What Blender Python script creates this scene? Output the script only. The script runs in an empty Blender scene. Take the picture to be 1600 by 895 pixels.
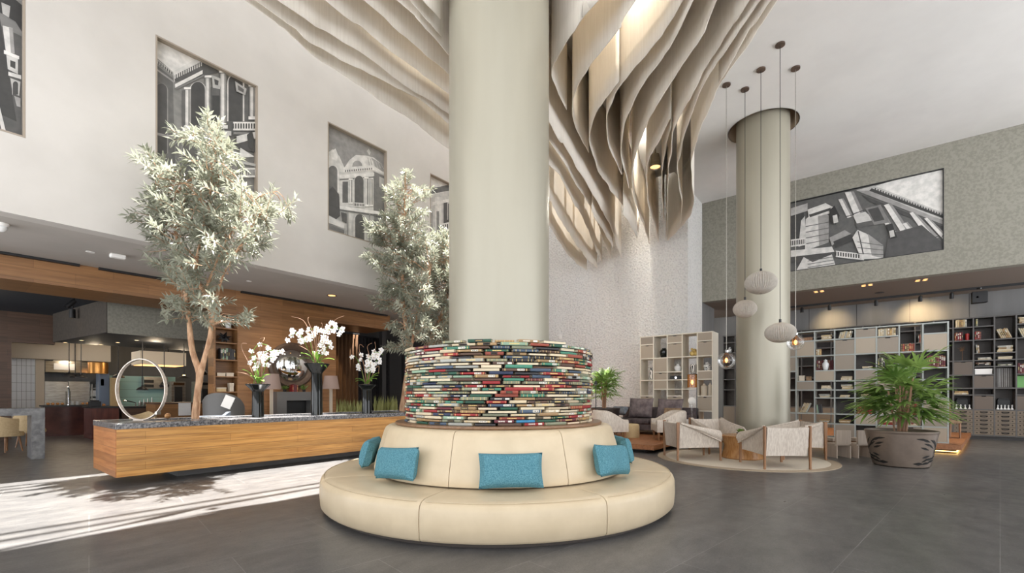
import bpy, math, random
from mathutils import Vector, Matrix
R = random.Random(7)
C = bpy.context.scene.collection
PI = math.pi
sin, cos = math.sin, math.cos

# ------------------------------------------------------------------ survey of the room
# The room's axes: x runs along the reception wall, y towards it, z up; the camera stands at (0, 0, 1.4).
F, EYE, HOR, CX = 710.0, 1.4, 616.0, 800.0
U, V = (.6180, .7862), (-.7862, .6180)
def ray(px, py=HOR):
    x = (px - CX) / F
    return U[0]*x + U[1], V[0]*x + V[1], (HOR - py) / F
def at(px, py, d):
    r = ray(px, py); return Vector((r[0]*d, r[1]*d, EYE + r[2]*d))
def onz(px, py, z=0.0):
    r = ray(px, py); return at(px, py, (z - EYE) / r[2])
def onx(px, py, a):
    r = ray(px, py); return at(px, py, a / r[0])
def ony(px, py, b):
    r = ray(px, py); return at(px, py, b / r[1])
def cam2(x, d):                      # sideways / forward metres from the camera to room x, y
    return U[0]*x + U[1]*d, V[0]*x + V[1]*d
FWD = math.atan2(V[1], U[1])         # angle of "away from the camera"
RGT = math.atan2(V[0], U[0])

# ------------------------------------------------------------------ mesh collector
class MB:
    def __init__(s):
        s.v, s.f, s.mi, s.sm, s.T = [], [], [], [], None
    def add(s, vs, fs, mi=0, sm=False):
        b = len(s.v)
        if s.T is not None: vs = [tuple(s.T @ Vector(p)) for p in vs]
        s.v += [tuple(p) for p in vs]
        for f in fs:
            s.f.append(tuple(b + i for i in f)); s.mi.append(mi); s.sm.append(sm)
        return s
    def box(s, x0, y0, z0, x1, y1, z1, mi=0):
        return s.add([(x0,y0,z0),(x1,y0,z0),(x1,y1,z0),(x0,y1,z0),(x0,y0,z1),(x1,y0,z1),(x1,y1,z1),(x0,y1,z1)],
                     [(0,3,2,1),(4,5,6,7),(0,1,5,4),(1,2,6,5),(2,3,7,6),(3,0,4,7)], mi)
    def hexa(s, p, mi=0):               # eight corners, bottom four then top four
        return s.add(p, [(0,3,2,1),(4,5,6,7),(0,1,5,4),(1,2,6,5),(2,3,7,6),(3,0,4,7)], mi)
    def lathe(s, prof, n=24, c=(0,0,0), mi=0, sm=True, cap=True, squash=1.0):
        vs, fs = [], []
        for r, z in prof:
            for k in range(n):
                t = 2*PI*k/n
                vs.append((c[0] + r*cos(t), c[1] + r*sin(t)*squash, c[2] + z))
        m = len(prof)
        for i in range(m-1):
            for k in range(n):
                k2 = (k+1) % n
                fs.append((i*n+k, i*n+k2, (i+1)*n+k2, (i+1)*n+k))
        s.add(vs, fs, mi, sm)
        if cap:
            b = len(s.v) - len(vs)
            for i, rev in ((0, True), (m-1, False)):
                if prof[i][0] > 1e-5:
                    idx = [b + i*n + k for k in range(n)]
                    s.f.append(tuple(idx[::-1] if rev else idx)); s.mi.append(mi); s.sm.append(False)
        return s
    def tube(s, pts, rad, n=8, mi=0, sm=True, cap=True):
        pts = [Vector(p) for p in pts]
        if not isinstance(rad, (list, tuple)): rad = [rad]*len(pts)
        vs, fs = [], []
        ref = None
        for i, p in enumerate(pts):
            t = (pts[min(i+1, len(pts)-1)] - pts[max(i-1, 0)])
            t = t.normalized() if t.length > 1e-9 else Vector((0,0,1))
            if ref is None:
                ref = Vector((1,0,0)) if abs(t.x) < .9 else Vector((0,1,0))
            a = (ref - t*ref.dot(t))
            if a.length < 1e-6: a = t.orthogonal()
            a.normalize(); ref = a
            b = t.cross(a)
            for k in range(n):
                q = 2*PI*k/n
                vs.append(p + (a*cos(q) + b*sin(q))*rad[i])
        for i in range(len(pts)-1):
            for k in range(n):
                k2 = (k+1) % n
                fs.append((i*n+k, i*n+k2, (i+1)*n+k2, (i+1)*n+k))
        if cap:
            fs.append(tuple(range(n))[::-1]); fs.append(tuple((len(pts)-1)*n + k for k in range(n)))
        return s.add(vs, fs, mi, sm)
    def ext(s, poly, vec, mi=0, sm=False):      # planar polygon pushed along a vector
        n = len(poly); v = Vector(vec)
        a = [Vector(p) for p in poly]; b = [p + v for p in a]
        fs = [tuple(range(n))[::-1], tuple(range(n, 2*n))]
        s.add(a + b, fs, mi, False)
        base = len(s.v) - 2*n
        for k in range(n):
            k2 = (k+1) % n
            s.f.append((base+k, base+k2, base+n+k2, base+n+k)); s.mi.append(mi); s.sm.append(sm)
        return s
    def ball(s, c, r, nu=12, nv=8, mi=0):
        if not isinstance(r, (tuple, list)): r = (r, r, r)
        vs, fs = [], []
        for j in range(nv+1):
            p = PI*j/nv
            for i in range(nu):
                t = 2*PI*i/nu
                vs.append((c[0]+r[0]*sin(p)*cos(t), c[1]+r[1]*sin(p)*sin(t), c[2]-r[2]*cos(p)))
        for j in range(nv):
            for i in range(nu):
                i2 = (i+1) % nu
                fs.append((j*nu+i, j*nu+i2, (j+1)*nu+i2, (j+1)*nu+i))
        return s.add(vs, fs, mi, True)
    def grid(s, fn, nu, nv, mi=0, sm=True, wrap=False):
        vs = [fn(i/nu, j/nv) for j in range(nv+1) for i in range(nu+(0 if wrap else 1))]
        w = nu if wrap else nu+1
        fs = []
        for j in range(nv):
            for i in range(nu):
                i2 = (i+1) % w if wrap else i+1
                fs.append((j*w+i, j*w+i2, (j+1)*w+i2, (j+1)*w+i))
        return s.add(vs, fs, mi, sm)
    def mesh(s, name, mats):
        me = bpy.data.meshes.new(name)
        me.from_pydata(s.v, [], s.f)
        if not isinstance(mats, (list, tuple)): mats = [mats]
        for m in mats: me.materials.append(m)
        me.polygons.foreach_set('material_index', s.mi)
        me.polygons.foreach_set('use_smooth', s.sm)
        me.update()
        if any(s.sm): me.set_sharp_from_angle(angle=math.radians(42))
        return me
    def build(s, name, mats, parent=None, loc=None, rz=0, bevel=0, seg=2, solid=0, sub=0):
        o = bpy.data.objects.new(name, s.mesh(name, mats)); C.objects.link(o)
        if parent: o.parent = parent
        if loc is not None: o.location = loc
        if rz: o.rotation_euler = (0, 0, rz)
        if solid:
            m = o.modifiers.new('thickness', 'SOLIDIFY'); m.thickness = solid; m.offset = 0
        if sub:
            m = o.modifiers.new('smooth', 'SUBSURF'); m.levels = m.render_levels = sub
        if bevel:
            m = o.modifiers.new('edge', 'BEVEL'); m.width = bevel; m.segments = seg; m.limit_method = 'ANGLE'; m.angle_limit = math.radians(40)
        return o

def tag(o, label, cat, group=None, kind=None):
    o['label'] = label; o['category'] = cat
    if group: o['group'] = group
    if kind: o['kind'] = kind
    return o
def thing(name, label, cat, loc=(0,0,0), rz=0, group=None):
    o = bpy.data.objects.new(name, None); C.objects.link(o)
    o.empty_display_size = .1
    o.location = loc; o.rotation_euler = (0, 0, rz)
    return tag(o, label, cat, group)
def struct(name, mb, mats, **k):
    o = mb.build(name, mats, **k); o['kind'] = 'structure'; return o
def dup(root, loc=None, rz=None, label=None, group=None):
    r = root.copy(); C.objects.link(r)
    if loc is not None: r.location = loc
    if rz is not None: r.rotation_euler = (0, 0, rz)
    if label: r['label'] = label
    if group: r['group'] = group
    for ch in list(root.children):
        c = ch.copy(); C.objects.link(c); c.parent = r
        for g in list(ch.children):
            d = g.copy(); C.objects.link(d); d.parent = c
    return r
ORD = ['zeroth','first','second','third','fourth','fifth','sixth','seventh','eighth','ninth','tenth','eleventh','twelfth','thirteenth',
       'fourteenth','fifteenth','sixteenth','seventeenth','eighteenth','nineteenth','twentieth','twenty-first','twenty-second','twenty-third',
       'twenty-fourth','twenty-fifth','twenty-sixth','twenty-seventh','twenty-eighth']

# ------------------------------------------------------------------ materials
def lin(c):
    if len(c) == 3: c = tuple(c) + (255,)
    f = lambda u: u/12.92 if u <= .04045 else ((u+.055)/1.055)**2.4
    return tuple(f(x/255) for x in c[:3]) + (c[3]/255,)
class NT:
    def __init__(s, name):
        s.m = bpy.data.materials.new(name); s.m.use_nodes = True
        s.n = s.m.node_tree.nodes; s.l = s.m.node_tree.links
        s.p = s.n['Principled BSDF']; s.out = s.n['Material Output']
    def node(s, t, **k):
        n = s.n.new(t)
        for a, b in k.items(): setattr(n, a, b)
        return n
    def link(s, a, b): s.l.new(a, b)
    def coord(s, scale=(1,1,1), rot=(0,0,0)):
        t = s.node('ShaderNodeTexCoord'); m = s.node('ShaderNodeMapping')
        m.inputs['Scale'].default_value = scale; m.inputs['Rotation'].default_value = rot
        s.link(t.outputs['Object'], m.inputs['Vector']); return m.outputs['Vector']
    def noise(s, vec, scale, detail=4, rough=.55):
        n = s.node('ShaderNodeTexNoise'); n.inputs['Scale'].default_value = scale
        n.inputs['Detail'].default_value = detail; n.inputs['Roughness'].default_value = rough
        s.link(vec, n.inputs['Vector']); return n.outputs['Fac']
    def ramp(s, fac, stops):
        r = s.node('ShaderNodeValToRGB'); e = r.color_ramp.elements
        while len(e) < len(stops): e.new(.5)
        for i, (p, c) in enumerate(stops): e[i].position = p; e[i].color = lin(c)
        s.link(fac, r.inputs['Fac']); return r.outputs['Color']
    def bump(s, h, strength, dist=.01):
        b = s.node('ShaderNodeBump'); b.inputs['Strength'].default_value = strength; b.inputs['Distance'].default_value = dist
        s.link(h, b.inputs['Height']); s.link(b.outputs['Normal'], s.p.inputs['Normal'])
def mat(name, c, rough=.5, metal=0, c2=None, scale=6, stretch=(1,1,1), bump=0, bscale=None, emit=0, spec=None, lo=.35, hi=.65, bdist=.01, coat=0):
    t = NT(name); p = t.p
    p.inputs['Base Color'].default_value = lin(c); p.inputs['Roughness'].default_value = rough; p.inputs['Metallic'].default_value = metal
    if spec is not None: p.inputs['Specular IOR Level'].default_value = spec
    if coat: p.inputs['Coat Weight'].default_value = coat
    if c2 or bump: v = t.coord(stretch)
    if c2: t.link(t.ramp(t.noise(v, scale), [(lo, c), (hi, c2)]), p.inputs['Base Color'])
    if bump: t.bump(t.noise(v, bscale or scale*6, 3), bump, bdist)
    if emit:
        p.inputs['Emission Color'].default_value = lin(c); p.inputs['Emission Strength'].default_value = emit
    return t.m
def wood(name, c, c2, axis=0, board=.0, rough=.42, grain=9, blen=1.6, mortar=(60,38,20)):
    """planks running along one axis; board = plank width along the vertical"""
    t = NT(name); st = [14, 14, 14]; st[axis] = .9
    v = t.coord(tuple(st)); g = t.noise(v, grain/6, 6, .62)
    col = t.ramp(g, [(.3, c), (.72, c2)])
    if board:
        w = t.coord(rot={0: (PI/2, 0, 0), 1: (PI/2, 0, PI/2), 2: (0, 0, 0)}[axis])
        tc = t.node('ShaderNodeTexCoord'); sx = t.node('ShaderNodeSeparateXYZ'); cx = t.node('ShaderNodeCombineXYZ')
        t.link(tc.outputs['Object'], sx.inputs[0])
        t.link(sx.outputs[axis], cx.inputs[0]); t.link(sx.outputs[2 if axis != 2 else 0], cx.inputs[1])
        b = t.node('ShaderNodeTexBrick'); b.inputs['Scale'].default_value = 1
        b.inputs['Brick Width'].default_value = blen; b.inputs['Row Height'].default_value = board
        b.inputs['Mortar Size'].default_value = .003; b.inputs['Bias'].default_value = 0
        b.inputs['Color1'].default_value = (.74,.74,.74,1); b.inputs['Color2'].default_value = (1.12,1.12,1.12,1); b.inputs['Mortar'].default_value = (.45,.42,.4,1)
        t.link(cx.outputs[0], b.inputs['Vector'])
        mx = t.node('ShaderNodeMix', data_type='RGBA', blend_type='MULTIPLY'); mx.inputs['Factor'].default_value = .8
        t.link(col, mx.inputs['A']); t.link(b.outputs['Color'], mx.inputs['B']); col = mx.outputs['Result']
    t.link(col, t.p.inputs['Base Color']); t.p.inputs['Roughness'].default_value = rough
    t.bump(g, .06, .004)
    return t.m
def tinted(name, rough=.6, c2=.8, scale=30):
    """takes each object's own viewport colour as its dye, with a little wear"""
    t = NT(name); oi = t.node('ShaderNodeObjectInfo')
    g = t.ramp(t.noise(t.coord(), scale), [(.3, (int(255*c2),)*3), (.7, (255,255,255))])
    mx = t.node('ShaderNodeMix', data_type='RGBA', blend_type='MULTIPLY'); mx.inputs['Factor'].default_value = 1
    t.link(oi.outputs['Color'], mx.inputs['A']); t.link(g, mx.inputs['B'])
    t.link(mx.outputs['Result'], t.p.inputs['Base Color']); t.p.inputs['Roughness'].default_value = rough
    return t.m
def glass(name, c=(255,255,255), ior=1.45, rough=0, alpha=.25):
    """thin clear glass: mostly see-through with a mirror sheen"""
    t = NT(name); n = t.n
    tr = t.node('ShaderNodeBsdfTransparent'); tr.inputs['Color'].default_value = lin(c)
    gl = t.node('ShaderNodeBsdfGlossy'); gl.inputs['Roughness'].default_value = rough
    fr = t.node('ShaderNodeFresnel'); fr.inputs['IOR'].default_value = ior
    ad = t.node('ShaderNodeMath', operation='MULTIPLY_ADD'); ad.inputs[1].default_value = .45; ad.inputs[2].default_value = alpha*.12
    t.link(fr.outputs[0], ad.inputs[0])
    mx = t.node('ShaderNodeMixShader'); t.link(ad.outputs[0], mx.inputs['Fac']); t.link(tr.outputs[0], mx.inputs[1]); t.link(gl.outputs[0], mx.inputs[2])
    t.link(mx.outputs[0], t.out.inputs['Surface']); n.remove(t.p)
    return t.m
def cloth(name, c, c2, scale=60, trans=0.0, stretch=(1,1,1), rough=.85, bump=.15, bscale=250):
    t = NT(name); v = t.coord(stretch)
    col = t.ramp(t.noise(v, scale, 5), [(.36, c), (.64, c2)])
    t.link(col, t.p.inputs['Base Color']); t.p.inputs['Roughness'].default_value = rough; t.p.inputs['Specular IOR Level'].default_value = .15
    if bump: t.bump(t.noise(v, bscale, 2), bump, .004)
    if trans:
        tl = t.node('ShaderNodeBsdfTranslucent'); t.link(col, tl.inputs['Color'])
        mx = t.node('ShaderNodeMixShader'); mx.inputs['Fac'].default_value = trans
        t.link(t.p.outputs[0], mx.inputs[1]); t.link(tl.outputs[0], mx.inputs[2]); t.link(mx.outputs[0], t.out.inputs['Surface'])
    return t.m

M = {}
M['plaster'] = mat('white_plaster', (194,189,183), .9, c2=(188,183,177), scale=1.2, bump=.05, bscale=40)
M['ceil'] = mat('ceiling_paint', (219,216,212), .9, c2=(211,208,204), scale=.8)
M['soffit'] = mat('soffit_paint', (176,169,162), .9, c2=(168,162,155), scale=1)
M['column'] = mat('column_paint', (158,153,138), .4, .25, c2=(147,142,127), scale=1.1, stretch=(1,1,.12))
M['reveal'] = mat('picture_reveal', (150,138,124), .7)
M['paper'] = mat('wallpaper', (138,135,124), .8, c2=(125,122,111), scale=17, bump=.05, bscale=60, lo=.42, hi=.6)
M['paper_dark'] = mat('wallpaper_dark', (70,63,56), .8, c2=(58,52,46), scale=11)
M['grey_panel'] = mat('grey_wall_panel', (118,117,116), .55, c2=(108,107,106), scale=3, stretch=(1,1,.1))
M['recess_soffit'] = mat('recess_soffit', (122,110,100), .8)
M['collar'] = mat('collar_brown', (214,192,168), .4, .0)
M['black'] = mat('matt_black', (20,20,22), .5)
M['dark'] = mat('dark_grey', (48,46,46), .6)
M['kitchen_ceiling'] = mat('kitchen_ceiling_navy', (30,38,48), .7, c2=(24,30,40), scale=30)
M['steel'] = mat('brushed_steel', (176,172,164), .32, .9, c2=(150,146,138), scale=4, stretch=(1,1,6))
M['chrome'] = mat('chrome', (210,210,212), .08, 1)
M['white'] = mat('white_paint', (236,234,230), .5)
M['whitegloss'] = mat('white_ceramic', (228,228,226), .18, c2=(206,208,210), scale=9)
M['cream'] = mat('cream_panel', (202,190,172), .6)
M['wood_counter'] = wood('counter_wood', (162,110,52), (210,158,88), 0, .118, .38, 9, 2.4)
M['wood_end'] = wood('counter_end_wood', (150,92,48), (188,130,78), 1, .118, .4, 9, 2.4)
M['wood_wall'] = wood('wall_wood', (122,84,48), (156,112,70), 0, .24, .45, 8, 1.3)
M['wood_dark'] = wood('dark_wall_wood', (70,50,38), (92,68,52), 0, .2, .5, 8, 1.4)
M['wood_deck'] = wood('deck_wood', (128,80,46), (168,112,70), 0, .0, .5)
M['wood_leg'] = wood('leg_walnut', (122,86,58), (158,118,84), 2, .0, .4, 14)
M['wood_table'] = wood('table_wood', (150,102,58), (192,146,94), 2, 0, .25, 14)
M['wood_red'] = mat('kitchen_red_wood', (96,52,42), .25, c2=(70,36,32), scale=3, stretch=(3,3,.6))
M['stone'] = mat('dark_granite', (128,126,126), .22, c2=(64,64,68), scale=38, lo=.38, hi=.62)
M['stone_table'] = mat('grey_stone_table', (126,126,126), .4, c2=(86,86,88), scale=9)
M['leather'] = mat('cream_leather', (202,185,157), .36, c2=(194,177,149), scale=4, bump=.06, bscale=160, bdist=.003, spec=.4)
M['plinth'] = mat('sofa_plinth', (60,52,46), .6)
M['rim'] = wood('drum_rim_wood', (104,76,52), (134,102,74), 0, 0, .4)
M['teal'] = cloth('teal_weave', (66,112,126), (96,142,154), 90)
M['fabric'] = cloth('oatmeal_fabric', (206,196,184), (184,172,160), 14, stretch=(3,3,.7))
M['fabric_inner'] = cloth('seat_fabric', (190,178,166), (176,164,152), 20)
M['sheet'] = cloth('hanging_linen', (244,238,228), (236,229,218), 7, trans=.3, stretch=(5,5,.25), bump=.1, bscale=120)
M['charcoal'] = cloth('sofa_velvet', (98,88,88), (74,66,68), 9, rough=.6)
M['velvet'] = cloth('mauve_velvet', (124,112,112), (92,82,84), 7, rough=.5)
M['bluegrey'] = cloth('bluegrey_cloth', (126,132,140), (100,106,114), 12)
M['tan'] = cloth('tan_cloth', (146,122,98), (124,102,80), 14)
M['rug'] = cloth('rug_pile', (216,206,190), (206,196,180), 70, bump=.4, bscale=400)
M['rug_border'] = cloth('rug_border', (176,160,140), (164,148,128), 70, bump=.4, bscale=400)
M['pouf'] = cloth('beige_pouf', (204,182,142), (194,172,132), 30)
M['chair_beige'] = cloth('beige_chair', (196,174,138), (184,162,126), 30)
M['bark'] = mat('tree_bark', (196,160,128), .85, c2=(146,108,80), scale=16, stretch=(1,1,.25), bump=.8, bscale=40, bdist=.02)
M['twig'] = mat('twig', (150,116,92), .8)
def leafmat(name, a, b, tr=.35, rough=.45):
    t = NT(name); v = t.coord()
    col = t.ramp(t.noise(v, 2.2, 5), [(.35, a), (.65, b)])
    t.link(col, t.p.inputs['Base Color']); t.p.inputs['Roughness'].default_value = rough
    tl = t.node('ShaderNodeBsdfTranslucent'); t.link(col, tl.inputs['Color'])
    mx = t.node('ShaderNodeMixShader'); mx.inputs['Fac'].default_value = tr
    t.link(t.p.outputs[0], mx.inputs[1]); t.link(tl.outputs[0], mx.inputs[2]); t.link(mx.outputs[0], t.out.inputs['Surface'])
    return t.m
M['leaf'] = leafmat('tree_leaf', (122,125,108), (170,172,156), .3, .34)
M['palm'] = leafmat('palm_leaf', (88,122,54), (146,172,92))
M['orchid_leaf'] = leafmat('orchid_leaf', (98,140,52), (140,176,80))
M['grassblade'] = leafmat('blade_leaf', (122,126,70), (164,164,104))
M['petal'] = leafmat('orchid_petal', (250,248,246), (238,236,238), .3)
M['vase_black'] = mat('black_glaze', (12,13,13), .08, c2=(26,30,28), scale=5, stretch=(6,6,.2), spec=.4)
M['soil'] = mat('bark_chips', (112,88,66), .9, c2=(70,52,40), scale=60)
M['ringm'] = mat('hoop_silverleaf', (206,196,186), .4, .3, c2=(180,168,156), scale=20)
M['pot'] = mat('bronze_pot', (142,128,116), .32, .5, c2=(124,110,100), scale=3)
M['pot_dark'] = mat('dark_pot', (50,44,42), .35)
M['case_light'] = mat('bookcase_grey', (158,162,158), .5)
M['case_pale'] = mat('shelf_ivory', (222,214,198), .5)
M['case_dark'] = mat('bookcase_dark', (84,82,80), .5)
M['case_back'] = mat('bookcase_dark_back', (74,68,64), .6, c2=(64,58,55), scale=5)
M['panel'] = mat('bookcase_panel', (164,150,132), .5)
M['panel2'] = mat('bookcase_panel_darker', (142,130,116), .5)  # a darker beige for some panels and drawers
M['drawer_dark'] = mat('drawer_taupe', (96,84,74), .5)
M['chest'] = mat('chest_taupe', (112,99,84), .5)
M['notch'] = mat('notch_black', (24,22,20), .7)
M['book'] = tinted('book_cloth')
M['pages'] = mat('book_pages', (222,208,180), .8, c2=(196,180,150), scale=40, stretch=(1,1,16))
M['gilt'] = mat('gilt_stamp', (206,178,112), .4, .4)
M['labelp'] = mat('spine_label', (226,220,206), .6)
M['stampd'] = mat('dark_stamp', (40,36,36), .6)
M['ribbed'] = cloth('ribbed_shade', (196,191,183), (184,179,171), 20, trans=.3)
M['glass'] = glass('clear_glass')
M['amber'] = glass('amber_glass', (235,190,140), alpha=.3)
M['bulb'] = mat('warm_bulb', (255,196,120), .5, emit=9)
M['bulbdim'] = mat('warm_bulb_dim', (255,190,120), .5, emit=2.5)
M['spotface'] = mat('spot_lens', (255,214,150), .5, emit=10)
M['led'] = mat('led_strip', (255,206,120), .5, emit=6)
M['shade'] = mat('mauve_shade', (152,132,124), .8)
M['mirror'] = mat('convex_mirror', (230,230,230), .02, 1)
M['bronze'] = mat('mirror_frame_bronze', (96,78,66), .5, .3, c2=(82,66,56), scale=8)
M['fire'] = mat('fireplace_grey', (100,100,100), .5)
M['curtain'] = cloth('brown_curtain', (110,82,58), (92,66,46), 10, stretch=(4,4,.3))
M['curtain_dark'] = cloth('dark_curtain', (44,42,44), (36,34,36), 10)
M['tile'] = mat('white_tile', (216,218,222), .2)
M['tealtile'] = mat('teal_glass_wall', (166,206,202), .2)
M['fridge'] = mat('fridge_blue', (112,130,156), .3, .3)
M['bread'] = mat('bread', (206,150,92), .7, c2=(160,104,58), scale=30)
M['brown_screen'] = mat('brown_glass', (86,54,48), .15, c2=(40,28,30), scale=1.2)
M['green'] = mat('green_card', (120,176,104), .6)
M['red'] = mat('red_gloss', (178,44,40), .4)
# ------------------------------------------------------------------ room shell
CEIL, SOF, RSOF = 8.15, 4.30, 4.66
YL, XR, XT, YT = 10.8, 16.8, 15.2, 4.65        # reception wall, library wall, stucco wall, its corner
COL1 = cam2(-.18, 6.345); COL2 = (12.96, 2.12)
def floor_material():
    t = NT('floor_tiles'); tc = t.coord(rot=(0, 0, .155))
    b = t.node('ShaderNodeTexBrick'); b.offset = .5
    b.inputs['Scale'].default_value = 1; b.inputs['Brick Width'].default_value = 1.8; b.inputs['Row Height'].default_value = .9
    b.inputs['Mortar Size'].default_value = .003; b.inputs['Mortar'].default_value = (2.0,2.0,2.0,1)
    b.inputs['Color1'].default_value = (.88,.88,.88,1); b.inputs['Color2'].default_value = (1.1,1.1,1.1,1)
    t.link(tc, b.inputs['Vector'])
    g0 = t.noise(t.coord((1.1, 2.2, 1), (0, 0, .155)), 1.9, 9, .78); g1 = t.noise(tc, 70, 3, .7)
    gm_ = t.node('ShaderNodeMath', operation='MULTIPLY_ADD'); gm_.inputs[1].default_value = .45; t.link(g1, gm_.inputs[0])
    gs_ = t.node('ShaderNodeMath', operation='MULTIPLY'); gs_.inputs[1].default_value = .6; t.link(g0, gs_.inputs[0]); t.link(gs_.outputs[0], gm_.inputs[2]); g = gm_.outputs[0]
    col = t.ramp(g, [(.40, (72,71,72)), (.66, (106,104,102))])
    mx = t.node('ShaderNodeMix', data_type='RGBA', blend_type='MULTIPLY'); mx.inputs['Factor'].default_value = .8
    t.link(col, mx.inputs['A']); t.link(b.outputs['Color'], mx.inputs['B']); t.link(mx.outputs['Result'], t.p.inputs['Base Color'])
    rr = t.node('ShaderNodeMapRange'); rr.inputs['To Min'].default_value = .22; rr.inputs['To Max'].default_value = .42
    t.link(t.noise(tc, 5, 5), rr.inputs['Value']); t.link(rr.outputs[0], t.p.inputs['Roughness'])
    t.bump(t.noise(tc, 90, 3), .12, .004)
    t.p.inputs['Specular IOR Level'].default_value = .45
    return t.m
def stucco_material():
    t = NT('stucco'); v = t.coord((1, 1, 1))
    h = t.noise(v, 15, 3, .6)
    col = t.ramp(h, [(.36, (216,214,211)), (.5, (232,230,226)), (.7, (236,234,230))])  # hollows of the relief painted darker, as shade in the crevices
    t.link(col, t.p.inputs['Base Color']); t.p.inputs['Roughness'].default_value = .9
    t.bump(h, 1.0, .12)
    return t.m
M['floor'] = floor_material(); M['stucco'] = stucco_material()
struct('floor', MB().box(-6, -9, -.2, 27, 27.5, 0), M['floor'])

# reception wall with four openings for the recessed prints
PX = [(-.9, .923), (2.636, 4.50), (6.173, 7.984), (9.592, 11.43)]; PZ = (5.57, 8.33)
w = MB()
w.box(-6, YL, SOF, XT, YL+.3, PZ[0]); w.box(-6, YL, PZ[1], XT, YL+.3, 10.7)
e = [-6] + [q for p in PX for q in p] + [XT]
for i in range(0, len(e), 2): w.box(e[i], YL, PZ[0], e[i+1], YL+.3, PZ[1])
struct('wall_left', w, M['plaster'])
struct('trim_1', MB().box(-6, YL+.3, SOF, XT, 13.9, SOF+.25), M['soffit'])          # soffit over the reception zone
# timber fascia and timber wall behind the planter counter
struct('trim_2', MB().box(-6, 13.9, 3.77, 10.4, 15.4, SOF+.2), M['wood_wall'])
WX0, WX1 = ony(373, HOR, 13.9).x, ony(525, HOR, 13.9).x
struct('wall_back', MB().box(WX0, 13.9, 0, WX1, 14.3, 3.77), M['wood_wall'])
g = MB()
for a, b in ((0, 125), (155, 290), (378, 606)):
    g.box(ony(a, HOR, 13.8).x, 13.80, SOF-.05, ony(b, HOR, 13.8).x, 13.899, SOF-.002)
struct('trim_3', g, M['black'])
# dark room behind the curtain and to its right
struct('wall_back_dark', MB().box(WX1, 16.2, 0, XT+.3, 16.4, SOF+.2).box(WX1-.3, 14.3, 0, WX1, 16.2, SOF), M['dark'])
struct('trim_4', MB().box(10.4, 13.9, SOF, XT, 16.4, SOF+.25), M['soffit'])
p = MB()
for x in (11.0, 12.1, 13.3, 14.4): p.box(x, 15.2, 0, x+.18, 15.4, SOF)
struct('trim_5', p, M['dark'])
# stucco wall and its return
struct('wall_stucco', MB().box(XT, YT, 0, XT+.3, 16.2, 10.7).box(XT+.3, YT, 0, XR, YT+.25, 10.7), M['stucco'])
# library wall (upper) with an opening for the wide print
RPY0, RPY1 = onx(1475, HOR, XR).y, onx(1196, HOR, XR).y; RPZ = (onx(1475, 390, XR).z, onx(1475, 262, XR).z)
w = MB(); Y0 = -9.0
w.box(XR, Y0, RSOF, XR+.3, YT, RPZ[0]); w.box(XR, Y0, RPZ[1], XR+.3, YT, CEIL)
w.box(XR, Y0, RPZ[0], XR+.3, RPY0, RPZ[1]); w.box(XR, RPY1, RPZ[0], XR+.3, YT, RPZ[1])
struct('wall_right', w, M['paper'])
struct('ceiling_recess', MB().box(XR+.3, Y0, RSOF, 21, 7, RSOF+.2), M['recess_soffit'])
struct('wall_recess', MB().box(20.66, Y0, 0, 20.9, 7, RSOF), M['grey_panel'])
struct('wall_recess_side', MB().box(XR, YT, 0, 18.4, YT+.25, RSOF).box(18.4, 6.8, 0, 20.66, 7, RSOF), M['grey_panel'])
gm = MB()
for k in range(-6, 6):
    y = -1.1 + k*1.45; gm.box(20.65, y, 3.7, 20.662, y+.012, RSOF)
struct('trim_6', gm, M['dark'])
# main ceiling with the round collar opening round the far column
def ceiling_slab():
    mb = MB(); n = 48; r = .78
    hole = [(COL2[0] + r*cos(2*PI*k/n), COL2[1] + r*sin(2*PI*k/n)) for k in range(n)]
    X0, X1, Y1 = -6, XR, YT
    x0, x1, y0, y1 = COL2[0]-1, COL2[0]+1, COL2[1]-1, COL2[1]+1
    for z in (CEIL, CEIL+.35):
        for a, b, c, d in ((X0, Y0, x0, Y1), (x1, Y0, X1, Y1), (x0, Y0, x1, y0), (x0, y1, x1, Y1)):
            mb.add([(a,b,z),(c,b,z),(c,d,z),(a,d,z)], [(0,1,2,3) if z > CEIL else (3,2,1,0)])
        ring = []
        for (hx, hy) in hole:
            dx, dy = hx-COL2[0], hy-COL2[1]; m = max(abs(dx), abs(dy)); ring.append((COL2[0]+dx/m, COL2[1]+dy/m))
        for k in range(n):
            k2 = (k+1) % n
            q = [hole[k]+(z,), hole[k2]+(z,), ring[k2]+(z,), ring[k]+(z,)]
            mb.add(q, [(0,1,2,3)])
    return mb
struct('ceiling', ceiling_slab(), M['ceil'])
struct('ceiling_strip', MB().box(-6, YT, CEIL, 13.9, 6.2, CEIL+.35), M['ceil'])
struct('trim_7', MB().lathe([(.78, 0), (.80, 0), (.80, .6), (.0, .6), (.0, .58), (.78, .58), (.78, 0)], 48, (COL2[0], COL2[1], CEIL), cap=False), M['collar'])
# skylight well over the planter and down the stucco wall, with an added lid and bars
sk = MB(); sk.box(-6, 6.0, CEIL+.35, 13.9, 6.2, 10.7); sk.box(13.7, YT, CEIL+.35, 13.9, 6.0, 10.7); sk.box(13.9, YT-.2, CEIL+.35, XT, YT, 10.7)
sk.box(-6.2, 6.2, CEIL, -6, YL, 10.7)
sk.box(13.7, YT-.2, 10.55, XT, 6.15, 10.7)  # unseen roof lid added to keep sun off the lounge platform
struct('wall_skylight', sk, M['ceil'])
bars = MB()
for y in (6.6, 6.9, 9.75, 10.05, 10.35): bars.box(-6, y, 10.55, XT, y+.09, 10.7)  # unseen bars, spaced to lay stripes in the sun patch
struct('window_1', bars, M['white'])
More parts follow.
